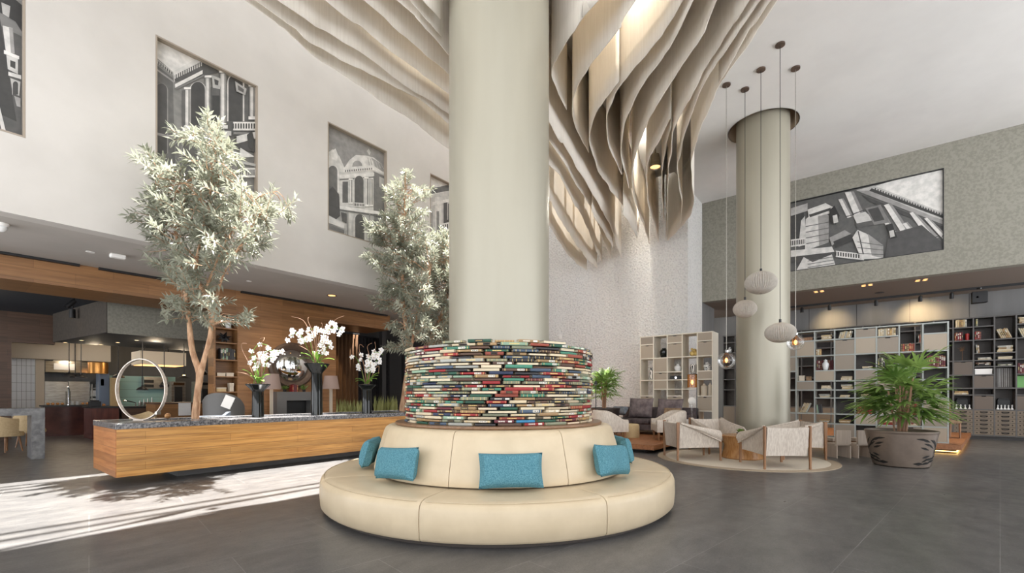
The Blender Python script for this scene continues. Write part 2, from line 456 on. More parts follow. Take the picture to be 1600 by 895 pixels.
# glazed street fronts behind the camera: slim dark mullions in open bays
fr = MB()
for k in range(10):
    y = -9 + k*2.2
    fr.box(-6, y, 0, -5.9, y+.1, CEIL)
for z in (0, 2.9, 5.6, CEIL-.1): fr.box(-6, -9, z, -5.9, 10.8, z+.1)
struct('window_2', fr, M['dark'])
fr = MB()
for k in range(11):
    x = -6 + k*2.28
    fr.box(x, -9, 0, x+.1, -8.9, CEIL)
for z in (0, 2.9, 5.6, CEIL-.1): fr.box(-6, -9, z, 16.8, -8.9, z+.1)
struct('window_3', fr, M['dark'])
# columns
c = MB().lathe([(.693, 0), (.693, 8.6)], 64, (COL1[0], COL1[1], 0))
struct('column_front', c, M['column'])
struct('column_far', MB().lathe([(.60, 0), (.60, CEIL+.58)], 64, (COL2[0], COL2[1], 0)), M['column'])

# kitchen zone shell, behind the opening in the timber front
KB = 25.5
struct('ceiling_kitchen', MB().box(-6, 15.4, 3.98, 10, 27, 4.2), M['kitchen_ceiling'])
struct('wall_kitchen', MB().box(-6, KB, 0, 14, KB+.2, 4.0), M['grey_panel'])
struct('wall_kitchen_right', MB().box(8.6, 16.4, 0, 8.8, KB, 4.0), M['wood_dark'])
xk0, xk1 = ony(18, HOR, 21).x, ony(86, HOR, 21).x
zl = ony(50, 536, 21).z
struct('wall_kitchen_left', MB().box(-6, 21, 0, xk0, 21.25, 3.98).box(xk0, 21, zl, xk1, 21.25, 3.98), M['wood_dark'])
# papered bulkhead hanging from the kitchen ceiling
q = [(2.88, 16.2), (7.6, 16.2), (7.6, 20.6), (2.36, 20.6)]
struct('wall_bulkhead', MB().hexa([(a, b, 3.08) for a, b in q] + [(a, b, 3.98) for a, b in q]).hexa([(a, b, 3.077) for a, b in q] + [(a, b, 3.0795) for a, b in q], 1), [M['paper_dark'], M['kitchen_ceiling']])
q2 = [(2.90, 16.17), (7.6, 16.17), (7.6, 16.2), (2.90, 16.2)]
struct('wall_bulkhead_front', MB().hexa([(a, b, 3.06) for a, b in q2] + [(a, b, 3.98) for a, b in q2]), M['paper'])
def RB(p0, q0, p1, q1, b):
    m = (p0+p1)/2
    return ony(p0, HOR, b).x, ony(p1, HOR, b).x, ony(m, q1, b).z, ony(m, q0, b).z
x0, x1, z0, z1 = RB(20, 535, 173, 562, 22.6)
struct('wall_kitchen_soffit', MB().box(x0-.4, 22.6, z0, x1, 23.0, 3.98), M['cream'])

# ------------------------------------------------------------------ camera, daylight, exposure
cd = bpy.data.cameras.new('camera'); cam = bpy.data.objects.new('camera', cd); C.objects.link(cam)
cam.location = (0, 0, EYE); cam.rotation_euler = (PI/2, 0, FWD - PI/2)
cd.sensor_width = 36; cd.lens = F/1600*36; cd.shift_y = (HOR - 447.5)/1600; cd.clip_end = 200; cd.clip_start = .05
sc = bpy.context.scene; sc.camera = cam
wd = bpy.data.worlds.new('sky'); sc.world = wd; wd.use_nodes = True
bg = wd.node_tree.nodes['Background']; bg.inputs['Color'].default_value = (.95, .97, 1.0, 1); bg.inputs['Strength'].default_value = 1.0
sd = bpy.data.lights.new('sun', 'SUN'); sd.energy = 32; sd.angle = .012; sd.color = (1, .97, .92)
so = bpy.data.objects.new('sun', sd); C.objects.link(so)
so.rotation_euler = Vector((-.22, -.012, -1)).to_track_quat('-Z', 'Y').to_euler()
def lamp(name, kind, loc, power, col=(1, .78, .5), aim=None, size=.05, angle=60, blend=.6):
    l = bpy.data.lights.new(name, kind); l.energy = power; l.color = col
    if kind == 'SPOT': l.spot_size = math.radians(angle); l.spot_blend = blend; l.shadow_soft_size = size
    elif kind == 'AREA': l.size = size
    else: l.shadow_soft_size = size
    o = bpy.data.objects.new(name, l); C.objects.link(o); o.location = loc
    if aim is not None: o.rotation_euler = (Vector(aim) - Vector(loc)).to_track_quat('-Z', 'Y').to_euler()
    return o
vs = sc.view_settings; vs.view_transform = 'Standard'; vs.look = 'None'; vs.gamma = 1; vs.use_curve_mapping = False; vs.exposure = 0.0
cy = sc.cycles; cy.use_denoising = True; cy.max_bounces = 8; cy.diffuse_bounces = 5; cy.glossy_bounces = 3; cy.transparent_max_bounces = 12
cy.sample_clamp_indirect = 6
cy.caustics_reflective = False; cy.caustics_refractive = False
# brighter towards the street and horizon than overhead
wn, wl = wd.node_tree.nodes, wd.node_tree.links
tcw = wn.new('ShaderNodeTexCoord'); sep = wn.new('ShaderNodeSeparateXYZ'); mr_ = wn.new('ShaderNodeMapRange')
wl.new(tcw.outputs['Generated'], sep.inputs[0]); wl.new(sep.outputs['Z'], mr_.inputs['Value'])
mr_.inputs['From Min'].default_value = -.35; mr_.inputs['From Max'].default_value = .6; mr_.inputs['To Min'].default_value = 6.5; mr_.inputs['To Max'].default_value = 1.3
wl.new(mr_.outputs[0], bg.inputs['Strength'])
# ------------------------------------------------------------------ round banquette and the drum of books
def dirw(th):                          # direction from the column, 0 = towards the camera, positive to the right
    return FWD + PI + math.radians(th)
def sector(prof, a0, a1, n=14, inset=.985, gap=.0014):
    """a closed (r, z) profile swept from a0 to a1, its two ends slightly rounded off"""
    mb = MB(); m = len(prof)
    cr = sum(p[0] for p in prof)/m; cz = sum(p[1] for p in prof)/m
    sl = [(a0+gap, .975), (a0+gap+.003, .992), (a0+gap+.008, 1)] + [(a0+(a1-a0)*k/n, 1) for k in range(1, n)] + [(a1-gap-.008, 1), (a1-gap-.003, .992), (a1-gap, .975)]
    vs, fs = [], []
    for a, s in sl:
        for r, z in prof:
            rr = cr+(r-cr)*s; zz = cz+(z-cz)*s if z > cz else z
            vs.append((rr*cos(a), rr*sin(a), zz))
    for i in range(len(sl)-1):
        for k in range(m):
            k2 = (k+1) % m
            fs.append((i*m+k, i*m+k2, (i+1)*m+k2, (i+1)*m+k))
    mb.add(vs, fs, 0, True)
    mb.add([vs[k] for k in range(m)], [tuple(range(m))[::-1]], 0, False)
    mb.add([vs[(len(sl)-1)*m+k] for k in range(m)], [tuple(range(m))], 0, False)
    return mb
sofa = thing('round_banquette', 'round cream leather banquette with slanted backs encircling the front column', 'sofa', (COL1[0], COL1[1], 0))
MB().lathe([(.74, 0), (2.2, 0), (2.2, .05), (.74, .05)], 64, cap=False, mi=0).build('plinth', M['plinth'], sofa)
seat_p = [(1.42,.052),(2.275,.052),(2.302,.08),(2.312,.20),(2.308,.34),(2.292,.385),(2.255,.415),(2.19,.428),(1.9,.424),(1.66,.412),(1.42,.41)]
back_p = [(1.36,.43),(1.665,.43),(1.672,.47),(1.655,.56),(1.60,.75),(1.545,.935),(1.525,.975),(1.49,1.0),(1.44,1.008),(1.36,1.008)]
for k in range(8):
    a = dirw(5.6+45*k); h = math.radians(22.5)
    s = sector(seat_p, a-h, a+h).build('seat', M['leather'], sofa)
    pts = [(2.262*cos(a-h+.02+(2*h-.04)*i/16), 2.262*sin(a-h+.02+(2*h-.04)*i/16), .416) for i in range(17)]
    MB().tube(pts, .0045, 6).build('piping', M['leather'], s)
    sector(back_p, a-h, a+h, gap=.002).build('backrest', M['leather'], sofa)
MB().lathe([(.74,1.012),(1.40,1.012),(1.405,1.02),(1.405,1.036),(1.40,1.044),(.74,1.044),(.74,1.012)], 72, cap=False).build('rim', M['rim'], sofa)
DR0, DZ0 = 1.273, 1.046
struct('trim_8', MB().lathe([(.70, 1.05), (1.10, 1.05), (1.10, 1.985), (.70, 1.985)], 48, (COL1[0], COL1[1], 0), cap=False), M['dark'])  # dark core added so the gaps between books read as shade

def pillow_mesh(w, h, t):
    mb = MB(); n = 14
    def pt(i, j, s):
        u, v = 2*i-1, 2*j-1
        e = max(0, (1-u**6)*(1-v**4))**.42
        x = w/2*u*(1-.045*(1-v*v)); z = h/2*v*(1-.06*(1-u*u))
        return (x, s*t/2*e + .006*sin(7*u+3*v)*e, z)
    for s in (1, -1):
        mb.grid(lambda i, j: pt(i, j, s), n, n)
    pts = [pt(0,0,0)]
    return mb
def pillow(th, label, w=.66, h=.36, r=1.745, lean=16, z=.445, roll=0, tw=0):
    a = dirw(th)
    o = pillow_mesh(w, h, .19).build('throw_pillow', M['teal'])
    o.location = (COL1[0]+r*cos(a), COL1[1]+r*sin(a), z + h/2*cos(math.radians(lean)) + .01)
    o.rotation_euler = (math.radians(lean), math.radians(roll), a - PI/2 + math.radians(tw))
    return tag(o, label, 'pillow', 'teal pillows on the round sofa')
pillow(5.6, 'teal rectangular pillow facing straight out, in the middle of the round sofa')
pillow(-38.5, 'teal pillow on the banquette left of the middle pillow, top edge dented', roll=4, z=.462)
pillow(49.5, 'teal pillow on the banquette right of the middle pillow, tilted a little', roll=-5, z=.466)
pillow(-84.4, 'teal pillow at the far left of the banquette, seen edge-on beside the planter counter')
pillow(95.6, 'teal pillow at the far right of the banquette, half hidden behind another pillow')

# books: spine on the +x side, lying flat; unit size is about 1 x 1 x 1 with x = depth, y = length, z = thickness
def book_mesh(kind):
    mb = MB()
    if kind == 'fore':                 # page edges outward
        mb.box(-.5,-.5,0,.5,.5,.07,0); mb.box(-.5,-.5,.93,.5,.5,1,0); mb.box(-.5,-.5,.07,-.46,.5,.93,0); mb.box(-.46,-.48,.07,.47,.48,.93,1)
    else:
        mb.box(-.5,-.5,0,.46,.5,.08,0); mb.box(-.5,-.5,.92,.46,.5,1,0); mb.box(-.48,-.48,.08,.42,.48,.92,1)
        for k in range(4):             # rounded spine
            z0, z1 = k/4, (k+1)/4
            x = lambda z: .46 + .04*sin(PI*z)
            mb.add([(.42,-.5,z0),(x(z0),-.5,z0),(x(z0),.5,z0),(.42,.5,z0),(.42,-.5,z1),(x(z1),-.5,z1),(x(z1),.5,z1),(.42,.5,z1)],
                   [(0,3,2,1),(4,5,6,7),(0,1,5,4),(1,2,6,5),(2,3,7,6)], 0)
        def band(y0, y1, mi, z0=.06, z1=.94): mb.box(.44, y0, z0, .506, y1, z1, mi)
        if kind == 'bands':
            for y in (-.40,-.24,.0,.26,.40): band(y-.008, y+.008, 2)
        elif kind == 'label':
            band(.08, .36, 3, .14, .86); band(-.42, -.40, 2); band(.43, .45, 2)
            for y in (.12,.17,.21,.27,.31): mb.box(.45, y, .34, .509, y+.03, .66, 4)
        elif kind == 'title':
            for k in range(9):
                y = -.18+.042*k; mb.box(.45, y, .28, .506, y+.026, .72, 2)
            band(-.44,-.425,2); band(.425,.44,2)
        elif kind == 'dark':
            band(-.2,.16,4,.1,.9); band(-.16,.12,2,.35,.65)
        elif kind == 'pale':
            for k in range(7):
                y = -.3+.05*k; mb.box(.45, y, .25, .506, y+.03, .75, 3)
            band(.2,.4,3,.2,.8)
    return mb.mesh('book_'+kind, [M['book'], M['pages'], M['gilt'], M['labelp'], M['stampd']])
BK = {k: book_mesh(k) for k in ('fore','bands','label','title','dark','pale','plain')}
DYE = {'crimson': (158,44,46), 'brick red': (150,72,54), 'bottle green': (40,84,66), 'sea green': (72,134,110), 'slate blue': (76,92,112),
       'navy': (44,54,82), 'cream': (208,190,158), 'tan': (166,134,94), 'brown': (96,70,56), 'grey olive': (134,136,112), 'sky blue': (58,134,176),
       'charcoal': (58,56,58), 'maroon': (108,48,56), 'pale grey': (178,178,170), 'mint': (150,178,152)}
WT = [('crimson',13),('brick red',9),('bottle green',7),('sea green',7),('slate blue',7),('navy',3),('cream',15),('tan',10),('brown',10),('grey olive',11),
      ('sky blue',2),('charcoal',6),('maroon',6),('pale grey',11),('mint',6)]
POOL = [n for n, k in WT for _ in range(k)]
def book_obj(name, kind, dye, jit=True):
    o = bpy.data.objects.new(name, BK[kind]); C.objects.link(o)
    c = lin(DYE[dye]); j = R.uniform(.82, 1.15) if jit else 1
    o.color = (min(1,c[0]*j), min(1,c[1]*j), min(1,c[2]*j), 1)
    return o
LAY, LH = 26, .0362
n_ind, rest = 0, []
todo = []
for i in range(LAY + 1):
    z = DZ0 + i*LH; th = -118 + R.uniform(0, 6); top = i == LAY
    end = 118
    if top: th, end = -30, 40
    while th < end:
        L = R.uniform(.19, .335); d = R.uniform(.10, .125)
        t = R.uniform(.60, .97)*LH
        r = DR0 - d/2 + R.uniform(-.022, .012)
        half = math.degrees(math.atan(L/2/(r-d/2)))
        todo.append((i, th+half, L, t, d, r, z, R.choice(POOL), R.choice(['bands','label','title','dark','pale','plain','plain','plain','fore','fore','title','label'])))
        th += 2*half + R.uniform(.36, .85) + (R.uniform(0, 1.2) if top else 0)
# the 300 books that show largest become objects, the rest round the flanks one object
vis = sorted(todo, key=lambda b: abs(b[1]))
chosen = set(id(b) for b in vis[:300])
bylayer = {}
for b in todo: bylayer.setdefault(b[0], []).append(b)
lanes = {}
for i, row in bylayer.items():
    row.sort(key=lambda b: b[1]); sel = [b for b in row if id(b) in chosen]
    nth = 'top' if i == LAY else ('bottom' if i == 0 else ORD[i+1])
    same = {}
    for b in sel: same.setdefault(b[7], []).append(b)
    for b in row:
        _, th, L, t, d, r, z, dye, kind = b
        if id(b) not in chosen: rest.append(b); continue
        grp = same[dye]; k = grp.index(b)
        side = ('at centre' if abs(th) < 4 else 'centre left' if -28 < th < 0 else 'centre right' if 0 < th < 28 else 'far left' if th < 0 else 'far right')
        pre = '' if len(grp) == 1 else (['first','second','third','fourth','fifth','sixth'][min(k,5)] + ' ')
        lay = 'top layer' if nth == 'top' else 'bottom layer' if nth == 'bottom' else nth + ' layer up'
        lab = f"{pre}{dye} book {'from left ' if pre else ''}in {lay} of the book drum, {side}"
        o = book_obj('hardback_book', kind if kind != 'fore' else 'fore', dye)
        a = dirw(th) + math.radians(R.uniform(-.35, .35))
        o.scale = (d, L, t); o.location = (COL1[0]+r*cos(a), COL1[1]+r*sin(a), z); o.rotation_euler = (0, 0, a + (PI if False else 0))
        tag(o, lab, 'book', 'books built into the drum round the front column')
mb = MB(); cols = list(DYE); mats = []
for dn in cols:
    mats.append(mat('book_'+dn.replace(' ', '_'), DYE[dn], .6, c2=tuple(int(v*.8) for v in DYE[dn]), scale=30))
mats.append(M['pages'])
for b in rest:
    _, th, L, t, d, r, z, dye, kind = b
    a = dirw(th) + math.radians(R.uniform(-.35, .35))
    mb.T = Matrix.Translation((COL1[0]+r*cos(a), COL1[1]+r*sin(a), z)) @ Matrix.Rotation(a, 4, 'Z') @ Matrix.Diagonal((d, L, t, 1))
    ci = cols.index(dye)
    mb.box(-.5,-.5,0,.48,.5,.08,ci); mb.box(-.5,-.5,.92,.48,.5,1,ci); mb.box(-.48,-.48,.08,.44,.48,.92,len(cols)); mb.box(.44,-.5,0,.5,.5,1,ci)
o = mb.build('stacked_books', mats)
tag(o, 'many more hardback books wrapping the left and right flanks of the drum', 'books', 'books built into the drum round the front column', 'stuff')
# ------------------------------------------------------------------ hanging sheets
ZB = 6.45
DONE = []
def smooth_path(pts, step=.11):
    out = []; n = len(pts)
    for i in range(n-1):
        p0, p1, p2, p3 = pts[max(i-1,0)], pts[i], pts[i+1], pts[min(i+2,n-1)]
        m = max(2, int((p2-p1).length/step))
        for k in range(m):
            t = k/m
            out.append(.5*((2*p1) + (p2-p0)*t + (2*p0-5*p1+4*p2-p3)*t*t + (3*p1-p0-3*p2+p3)*t**3))
    out.append(pts[-1]); return out
def sheet(px, label, back=3.2, fwd=1.2, zb=ZB):
    global DONE
    pts = []
    for x, y in px:
        p = onz(x, y, zb); pts.append(Vector((p.x, p.y)))
    if back: d = (pts[0]-pts[1]).normalized(); pts.insert(0, pts[0]+d*back)
    if fwd: d = (pts[-1]-pts[-2]).normalized(); pts.append(pts[-1]+d*fwd)
    path = []
    for p in smooth_path(pts):
        if p.x > 15.0 or p.y > 10.4: break
        if (p - Vector(COL1)).length < .78:
            if len(path) > 6: break
            path = []; continue
        path.append(p)
    runs, cur = [], []
    for p in path:                      # sheets never pass through one another: a sheet ends where it meets another
        if any((p-q).length < .085 for q in DONE): runs.append(cur); cur = []
        else: cur.append(p)
    runs.append(cur); path = max(runs, key=len)
    if len(path) < 6: return None
    DONE.extend(path)
    n = len(path); ph = R.uniform(0, 9); vs, fs = [], []
    rag = 0; nv = 5; s = 0
    top = CEIL + .34
    for i, p in enumerate(path):
        t = (path[min(i+1,n-1)]-path[max(i-1,0)]).normalized(); nn = Vector((-t.y, t.x))
        s += .11
        rag += R.uniform(-.018, .018); rag *= .9
        if R.random() < .04: rag += R.uniform(-.07, .05)
        for j in range(nv+1):
            v = j/nv
            off = .008*sin(s*5.1+ph) + .012*sin(s*1.7+ph*2)*(1-v)
            q = p + nn*off
            tz = top if (p.y > 6.25 or p.x > 13.95) else CEIL - .002
            z = (zb + rag)*(1-v) + tz*v
            vs.append((q.x, q.y, z))
    w = nv+1
    for i in range(n-1):
        for j in range(nv): fs.append((i*w+j, (i+1)*w+j, (i+1)*w+j+1, i*w+j+1))
    o = MB().add(vs, fs, 0, True).build('hanging_fabric_sheet', M['sheet'], solid=.012)
    return tag(o, label, 'fabric sheet', 'linen sheets hanging from the ceiling')
right = [
 [(1213,0),(1180,50),(1140,110),(1112,158),(1092,207),(1081,250),(1081,275),(1084,300),(1083,322),(1075,342),(1056,363)],
 [(1200,0),(1165,55),(1110,148),(1080,215),(1070,255),(1068,276),(1071,298),(1078,318),(1081,332)],
 [(1184,0),(1150,50),(1100,130),(1070,205),(1060,250),(1058,270),(1062,290),(1066,316),(1064,335)],
 [(1170,0),(1140,48),(1083,138),(1056,190),(1048,240),(1044,262),(1043,290),(1043,325),(1041,370)],
 [(1160,0),(1130,52),(1079,145),(1050,193),(1038,240),(1035,262),(1035,310),(1037,350)],
 [(1148,0),(1123,58),(1078,140),(1043,195),(1027,222),(1012,254),(1010,280),(1015,326),(1027,371)],
 [(1119,0),(1093,60),(1054,120),(1016,181),(998,226),(989,256),(989,290),(997,330),(1010,368)],
 [(1081,0),(1035,93),(999,142),(985,173),(974,200),(969,233),(973,255),(981,282),(997,326),(1013,363)],
 [(1066,0),(1024,70),(979,121),(958,155),(949,183),(949,211),(957,242),(970,268),(989,304),(1005,347)],
 [(1056,0),(1015,65),(973,118),(945,152),(927,181),(921,204),(922,224),(933,259),(941,276),(967,314),(985,342)],
 [(995,0),(965,42),(922,100),(899,140),(895,170),(901,201),(913,228),(932,259),(955,300),(975,340)],
 [(933,0),(911,25),(880,75),(866,98),(862,118),(872,140),(896,194),(908,217),(930,262),(950,310),(965,350)],
]
names = ['outermost on the right, beside the plain ceiling']
for i, px in enumerate(right):
    lab = 'pale linen ceiling sheet, ' + (names[0] if i == 0 else (ORD[i+1] + ' in from the outermost right-hand sheet' if i < len(right)-1 else 'the one touching the right side of the front column'))
    sheet(px, lab)
left = [
 [(380,0),(454,57),(503,98),(574,140),(626,175),(685,219)],
 [(402,0),(518,81),(577,113),(650,154),(702,194)],
 [(444,0),(510,47),(562,80),(616,118),(703,182)],
 [(508,0),(572,52),(626,91),(675,131),(703,152)],
 [(567,0),(606,32),(650,71),(703,120)],
 [(621,0),(650,27),(703,84)],
 [(643,0),(675,38),(703,72)],
 [(665,0),(703,44)],
]
for i, px in enumerate(left):
    sheet(px, 'tan linen sheet left of the front column, ' + ('the lowest, next to the white reception wall' if i == 0 else ORD[i+1] + ' up from the white reception wall'), fwd=1.0)
far = [
 ([(858,190),(880,228),(896,255),(925,300),(950,345),(966,390)], 'linen sheet emerging behind the front column, highest of three reaching the stucco wall'),
 ([(856,222),(879,251),(900,286),(925,330),(948,388)], 'linen sheet emerging behind the front column, middle of three reaching the stucco wall'),
 ([(852,250),(876,275),(895,312),(912,343),(936,399)], 'linen sheet emerging behind the front column, lowest and brightest of three'),
]
for px, lab in far: sheet(px, lab, back=1.5, zb=6.2)
for px, lab in (([(858,352),(872,376),(890,400),(912,418)], 'short white linen sheet with fringed foot at the left of the stucco wall'),
                ([(858,312),(876,345),(900,380),(928,414)], 'white linen sheet in full daylight just right of the front column'),
                ([(925,330),(945,366),(966,404)], 'white linen sheet end hanging in daylight in the middle of the stucco wall'),
                ([(975,335),(992,366),(1004,400)], 'white linen sheet end hanging in daylight right of the stucco wall middle')):
    sheet(px, lab, back=0, fwd=.5, zb=6.0)
# fittings seen among the sheets
def spot(loc, label, col='steel', r=.07, h=.16, aim=None, group=None, e=None):
    t = thing('spotlight', label, 'spotlight', loc, group=group)
    MB().lathe([(.02, h+.25), (.02, h), (r*.7, h), (r, 0), (r*.85, 0), (r*.8, .02)], 16, cap=False).build('housing', M[col], t)
    MB().lathe([(r*.84, .015), (0, .02)], 16, cap=False).build('lens', M[e or 'bulbdim'], t)
    return t
def clear_of(p, z):
    p = Vector((p.x, p.y))
    for _ in range(60):
        q = min(DONE, key=lambda w: (w-p).length)
        if (q-p).length > .2: break
        p += (p-q).normalized()*.03 if (p-q).length > 1e-4 else Vector((.03, 0))
    return Vector((p.x, p.y, z))
p = clear_of(onz(1027, 262, 6.9), 0); spot((p.x, p.y, 6.9), 'cone spotlight hanging between the linen sheets near the stucco wall', 'steel', .14, .3, e='bulbdim')
p = clear_of(onz(970, 271, 7.2), 0); spot((p.x, p.y, 7.2), 'small spotlight among the linen sheets, left of the cone spotlight', 'steel', .045, .1, e='white')
p = clear_of(onz(512, 12, 7.2), 0); spot((p.x, p.y, 7.2), 'small round white spotlight between the tan sheets above the reception wall', 'white', .06, .1, e='white')
# ------------------------------------------------------------------ planter counter
CX0, CX1, CY0, CY1 = 1.68, 9.6, 8.86, 10.40
ct = thing('planter_counter', 'long timber counter with dark granite top floating over the sunlit floor', 'counter', ((CX0+CX1)/2, (CY0+CY1)/2, 0))
ox, oy = (CX0+CX1)/2, (CY0+CY1)/2
hx, hy = (CX1-CX0)/2, (CY1-CY0)/2
MB().box(-hx+.9, -hy+.45, 0, hx-.4, hy-.3, .16).build('plinth', M['fire'], ct)
MB().box(-hx+.012, -hy+.012, .15, hx, hy-.012, .874).build('body', M['wood_counter'], ct)
MB().box(-hx, -hy+.02, .152, -hx+.0118, hy-.012, .872).build('end_panel', M['wood_end'], ct)
t = MB()                                               # granite top with a planting trough let into it
tx0, tx1, ty0, ty1 = -hx+.5, hx-.15, -hy+.42, hy-.3
t.box(-hx-.006, -hy-.006, .874, hx, ty0, .96); t.box(-hx-.006, ty1, .874, hx, hy, .96); t.box(-hx-.006, ty0, .874, tx0, ty1, .96); t.box(tx1, ty0, .874, hx, ty1, .96)
t.box(tx0, ty0, .874, tx1, ty1, .935)
t.build('top', M['stone'], ct, bevel=.004, seg=1)
lines = MB()
for z in (.268, .386, .504, .622, .740): lines.box(-hx+.0105, -hy+.0105, z, hx, -hy+.013, z+.004)
lines.build('plank_joint', M['rim'], ct)

# hoop sculpture
p = onz(221, 655.5, .96)
d = 7.75; hc = at(220.5, 606.5, d)
phi = math.radians(-12)
hoop = thing('hoop_sculpture', 'large silvery hoop standing upright on the left end of the granite counter', 'sculpture', (hc.x, hc.y, .96), RGT + phi)
mb = MB()
Rh, wd_, tk = .525, .05, .016
prof = [(Rh, -wd_/2), (Rh, wd_/2), (Rh-tk, wd_/2), (Rh-tk, -wd_/2)]
n = 72; vs, fs = [], []
for k in range(n):
    a = 2*PI*k/n
    for r, y in prof: vs.append((r*cos(a), y, Rh + r*sin(a)))
for k in range(n):
    k2 = (k+1) % n
    for j in range(4):
        j2 = (j+1) % 4; fs.append((k*4+j, k2*4+j, k2*4+j2, k*4+j2))
mb.add(vs, fs, 0, True).build('band', M['ringm'], hoop)
MB().box(-.11, -.05, 0, .11, .05, .012).build('base', M['ringm'], hoop)
MB().box(.33, -.035, .10, .37, .035, .15).build('clasp', M['steel'], hoop)

# small things lying on the counter
o = MB().ball((0,0,.045), (.06,.045,.045), 14, 10).box(-.02, -.015, .06, .02, .015, .1)
q = onz(262, 653.5, .96); o.build('wooden_dish', M['wood_table']).location = (q.x, q.y, .96)
bpy.data.objects['wooden_dish'].rotation_euler = (0, 0, .8)
tag(bpy.data.objects['wooden_dish'], 'small round wooden ornament lying on the counter right of the hoop', 'ornament')
q = onz(332, 650, .96)
sh = MB().box(-.28,-.10,0,.28,.10,.006).hexa([(.20,-.08,.006),(.30,-.08,.006),(.30,.08,.006),(.20,.08,.006),(.27,-.08,.07),(.31,-.08,.08),(.31,.08,.08),(.27,.08,.07)])
o = sh.build('paper_tray', M['bluegrey']); o.location = (q.x, q.y, .961); tag(o, 'flat grey tray with an upturned end on the counter right of the tree', 'tray')

# ------------------------------------------------------------------ trees with narrow pale leaves
def leaf(mb, p, d, up, L, W):
    side = d.cross(up)
    if side.length < 1e-4: side = d.orthogonal()
    side.normalize(); nn = side.cross(d).normalized()
    m = p + d*L*.45 + nn*L*.03
    tip = p + d*L - nn*L*.06
    mb.add([p, m + side*W + nn*W*.4, tip, m - side*W + nn*W*.4, m], [(0,4,1), (1,4,2), (2,4,3), (3,4,0)], 0, False)
def rv(s=1): return Vector((R.gauss(0,s), R.gauss(0,s), R.gauss(0,s)))
def tree(name, label, stems, blobs, d0, spread, base, nspray, leafL, group):
    root = thing(name, label, 'tree', base, group=group)
    bv = Vector(base); tr = MB(); path = []
    for st in stems:
        pts = [at(px, py, d0 + dd) - bv for px, py, dd, r in st]
        rad = [r for *_, r in st]
        for v in pts: v.z = max(v.z, .03)
        sp = smooth_path(pts, .12)
        rr = [rad[min(len(rad)-1, int(k/len(sp)*len(rad)))] for k in range(len(sp))]
        k = len(sp); f = [i/(k-1)*(len(rad)-1) for i in range(k)]
        rr = [rad[int(x)]*(1-(x-int(x))) + rad[min(int(x)+1, len(rad)-1)]*(x-int(x)) for x in f]
        rr = [r*(1+.07*sin(i*1.3)) for i, r in enumerate(rr)]
        tr.tube(sp, rr, 10); path += sp
    fo = MB(); tw = tr
    tot = sum(b[2]*b[3] for b in blobs)
    for bx, by, rx, ry in blobs:
        for _ in range(max(2, int(nspray*rx*ry/tot))):
            a, q = R.uniform(0, 2*PI), math.sqrt(R.random())
            qx, qy, dd = bx + rx*q*cos(a), by + ry*q*sin(a), d0 + max(-1.3, min(1.2, R.gauss(0, spread)))
            lim = 10.22 / ray(qx)[1]                  # keep the crown clear of the wall
            c = at(qx, qy, min(dd, lim - abs(R.gauss(0, .25)) if dd > lim else dd)) - bv
            s = min(path, key=lambda v: (v-c).length + .5*max(0, v.z-c.z+.1))
            ax = (c - s); ax = ax.normalized() if ax.length > .05 else rv().normalized()
            ax = (ax + rv(.35) + Vector((0,0,R.uniform(-.35,.35)))).normalized()
            LL = R.uniform(.28, .5)
            st = c - ax*LL*.6
            if R.random() < .45 and (st-s).length < 1.3: tw.tube([s, s*.5+st*.5+Vector((0,0,.06)), st], [.012,.009,.006], 5)
            tw.tube([st, c, c+ax*LL*.35], [.006,.004,.002], 4)
            m = R.randint(17, 25)
            for k in range(m):
                u = k/(m-1); p = st + ax*LL*(.12+.88*u)
                sd = ax.orthogonal().normalized(); sd.rotate(Matrix.Rotation(k*2.4 + R.uniform(-.4,.4), 3, ax))
                dd = (ax*(.55+.5*u) + sd*.85 + Vector((0,0,R.uniform(-.28,.1)))).normalized()
                if p.y + bv.y > 10.55: continue
                if p.y + bv.y + dd.y*leafL*1.2 > 10.74: dd.y = -abs(dd.y)
                leaf(fo, p, dd, Vector((0,0,1)) + rv(.35), leafL*R.uniform(.7,1.15), leafL*.125)
    tr.build('trunk', M['bark'], root); fo.build('foliage', M['leaf'], root)
    return root
b1 = at(305, 652, 8.23); d1 = 8.23
T1 = [[(305,655,0,.062),(309,610,0,.058),(312,583,0,.055),(301,550,.02,.042),(295,500,.05,.036),(288,440,.1,.03),(279,395,.1,.025),(274,345,.1,.02),(274,300,.1,.012)],
      [(312,588,0,.05),(320,558,-.02,.042),(330,515,-.05,.034),(325,470,-.1,.03),(306,425,-.1,.026),(317,361,-.1,.024),(329,307,-.1,.018),(339,217,-.1,.009)],
      [(329,515,-.05,.028),(345,440,-.2,.02),(368,395,-.3,.014),(410,330,-.4,.008)],
      [(322,450,-.1,.022),(352,380,.1,.016),(395,315,.2,.012),(425,300,.3,.006)],
      [(297,505,.05,.02),(285,480,.0,.012),(262,470,-.1,.006)]]
B1 = [(298,205,30,12),(330,215,26,28),(335,255,42,32),(246,256,26,12),(262,285,26,20),(330,300,55,34),(268,318,36,24),(400,318,38,20),(440,325,18,14),(385,345,42,22),
      (240,342,24,9),(250,362,22,20),(300,355,60,30),(365,378,50,24),(262,400,26,18),(330,405,55,22),(300,432,45,18),(320,462,40,18),(272,468,24,9),(345,495,40,12),(285,490,30,10),(400,372,20,14)]
tree('indoor_tree', 'tree with pale narrow leaves and forked trunk growing from left part of counter', T1, B1, d1, .52, (b1.x, b1.y, .93), 385, .17, 'trees in the planter counter')
d2 = 11.87; b2 = at(628, 641, d2)
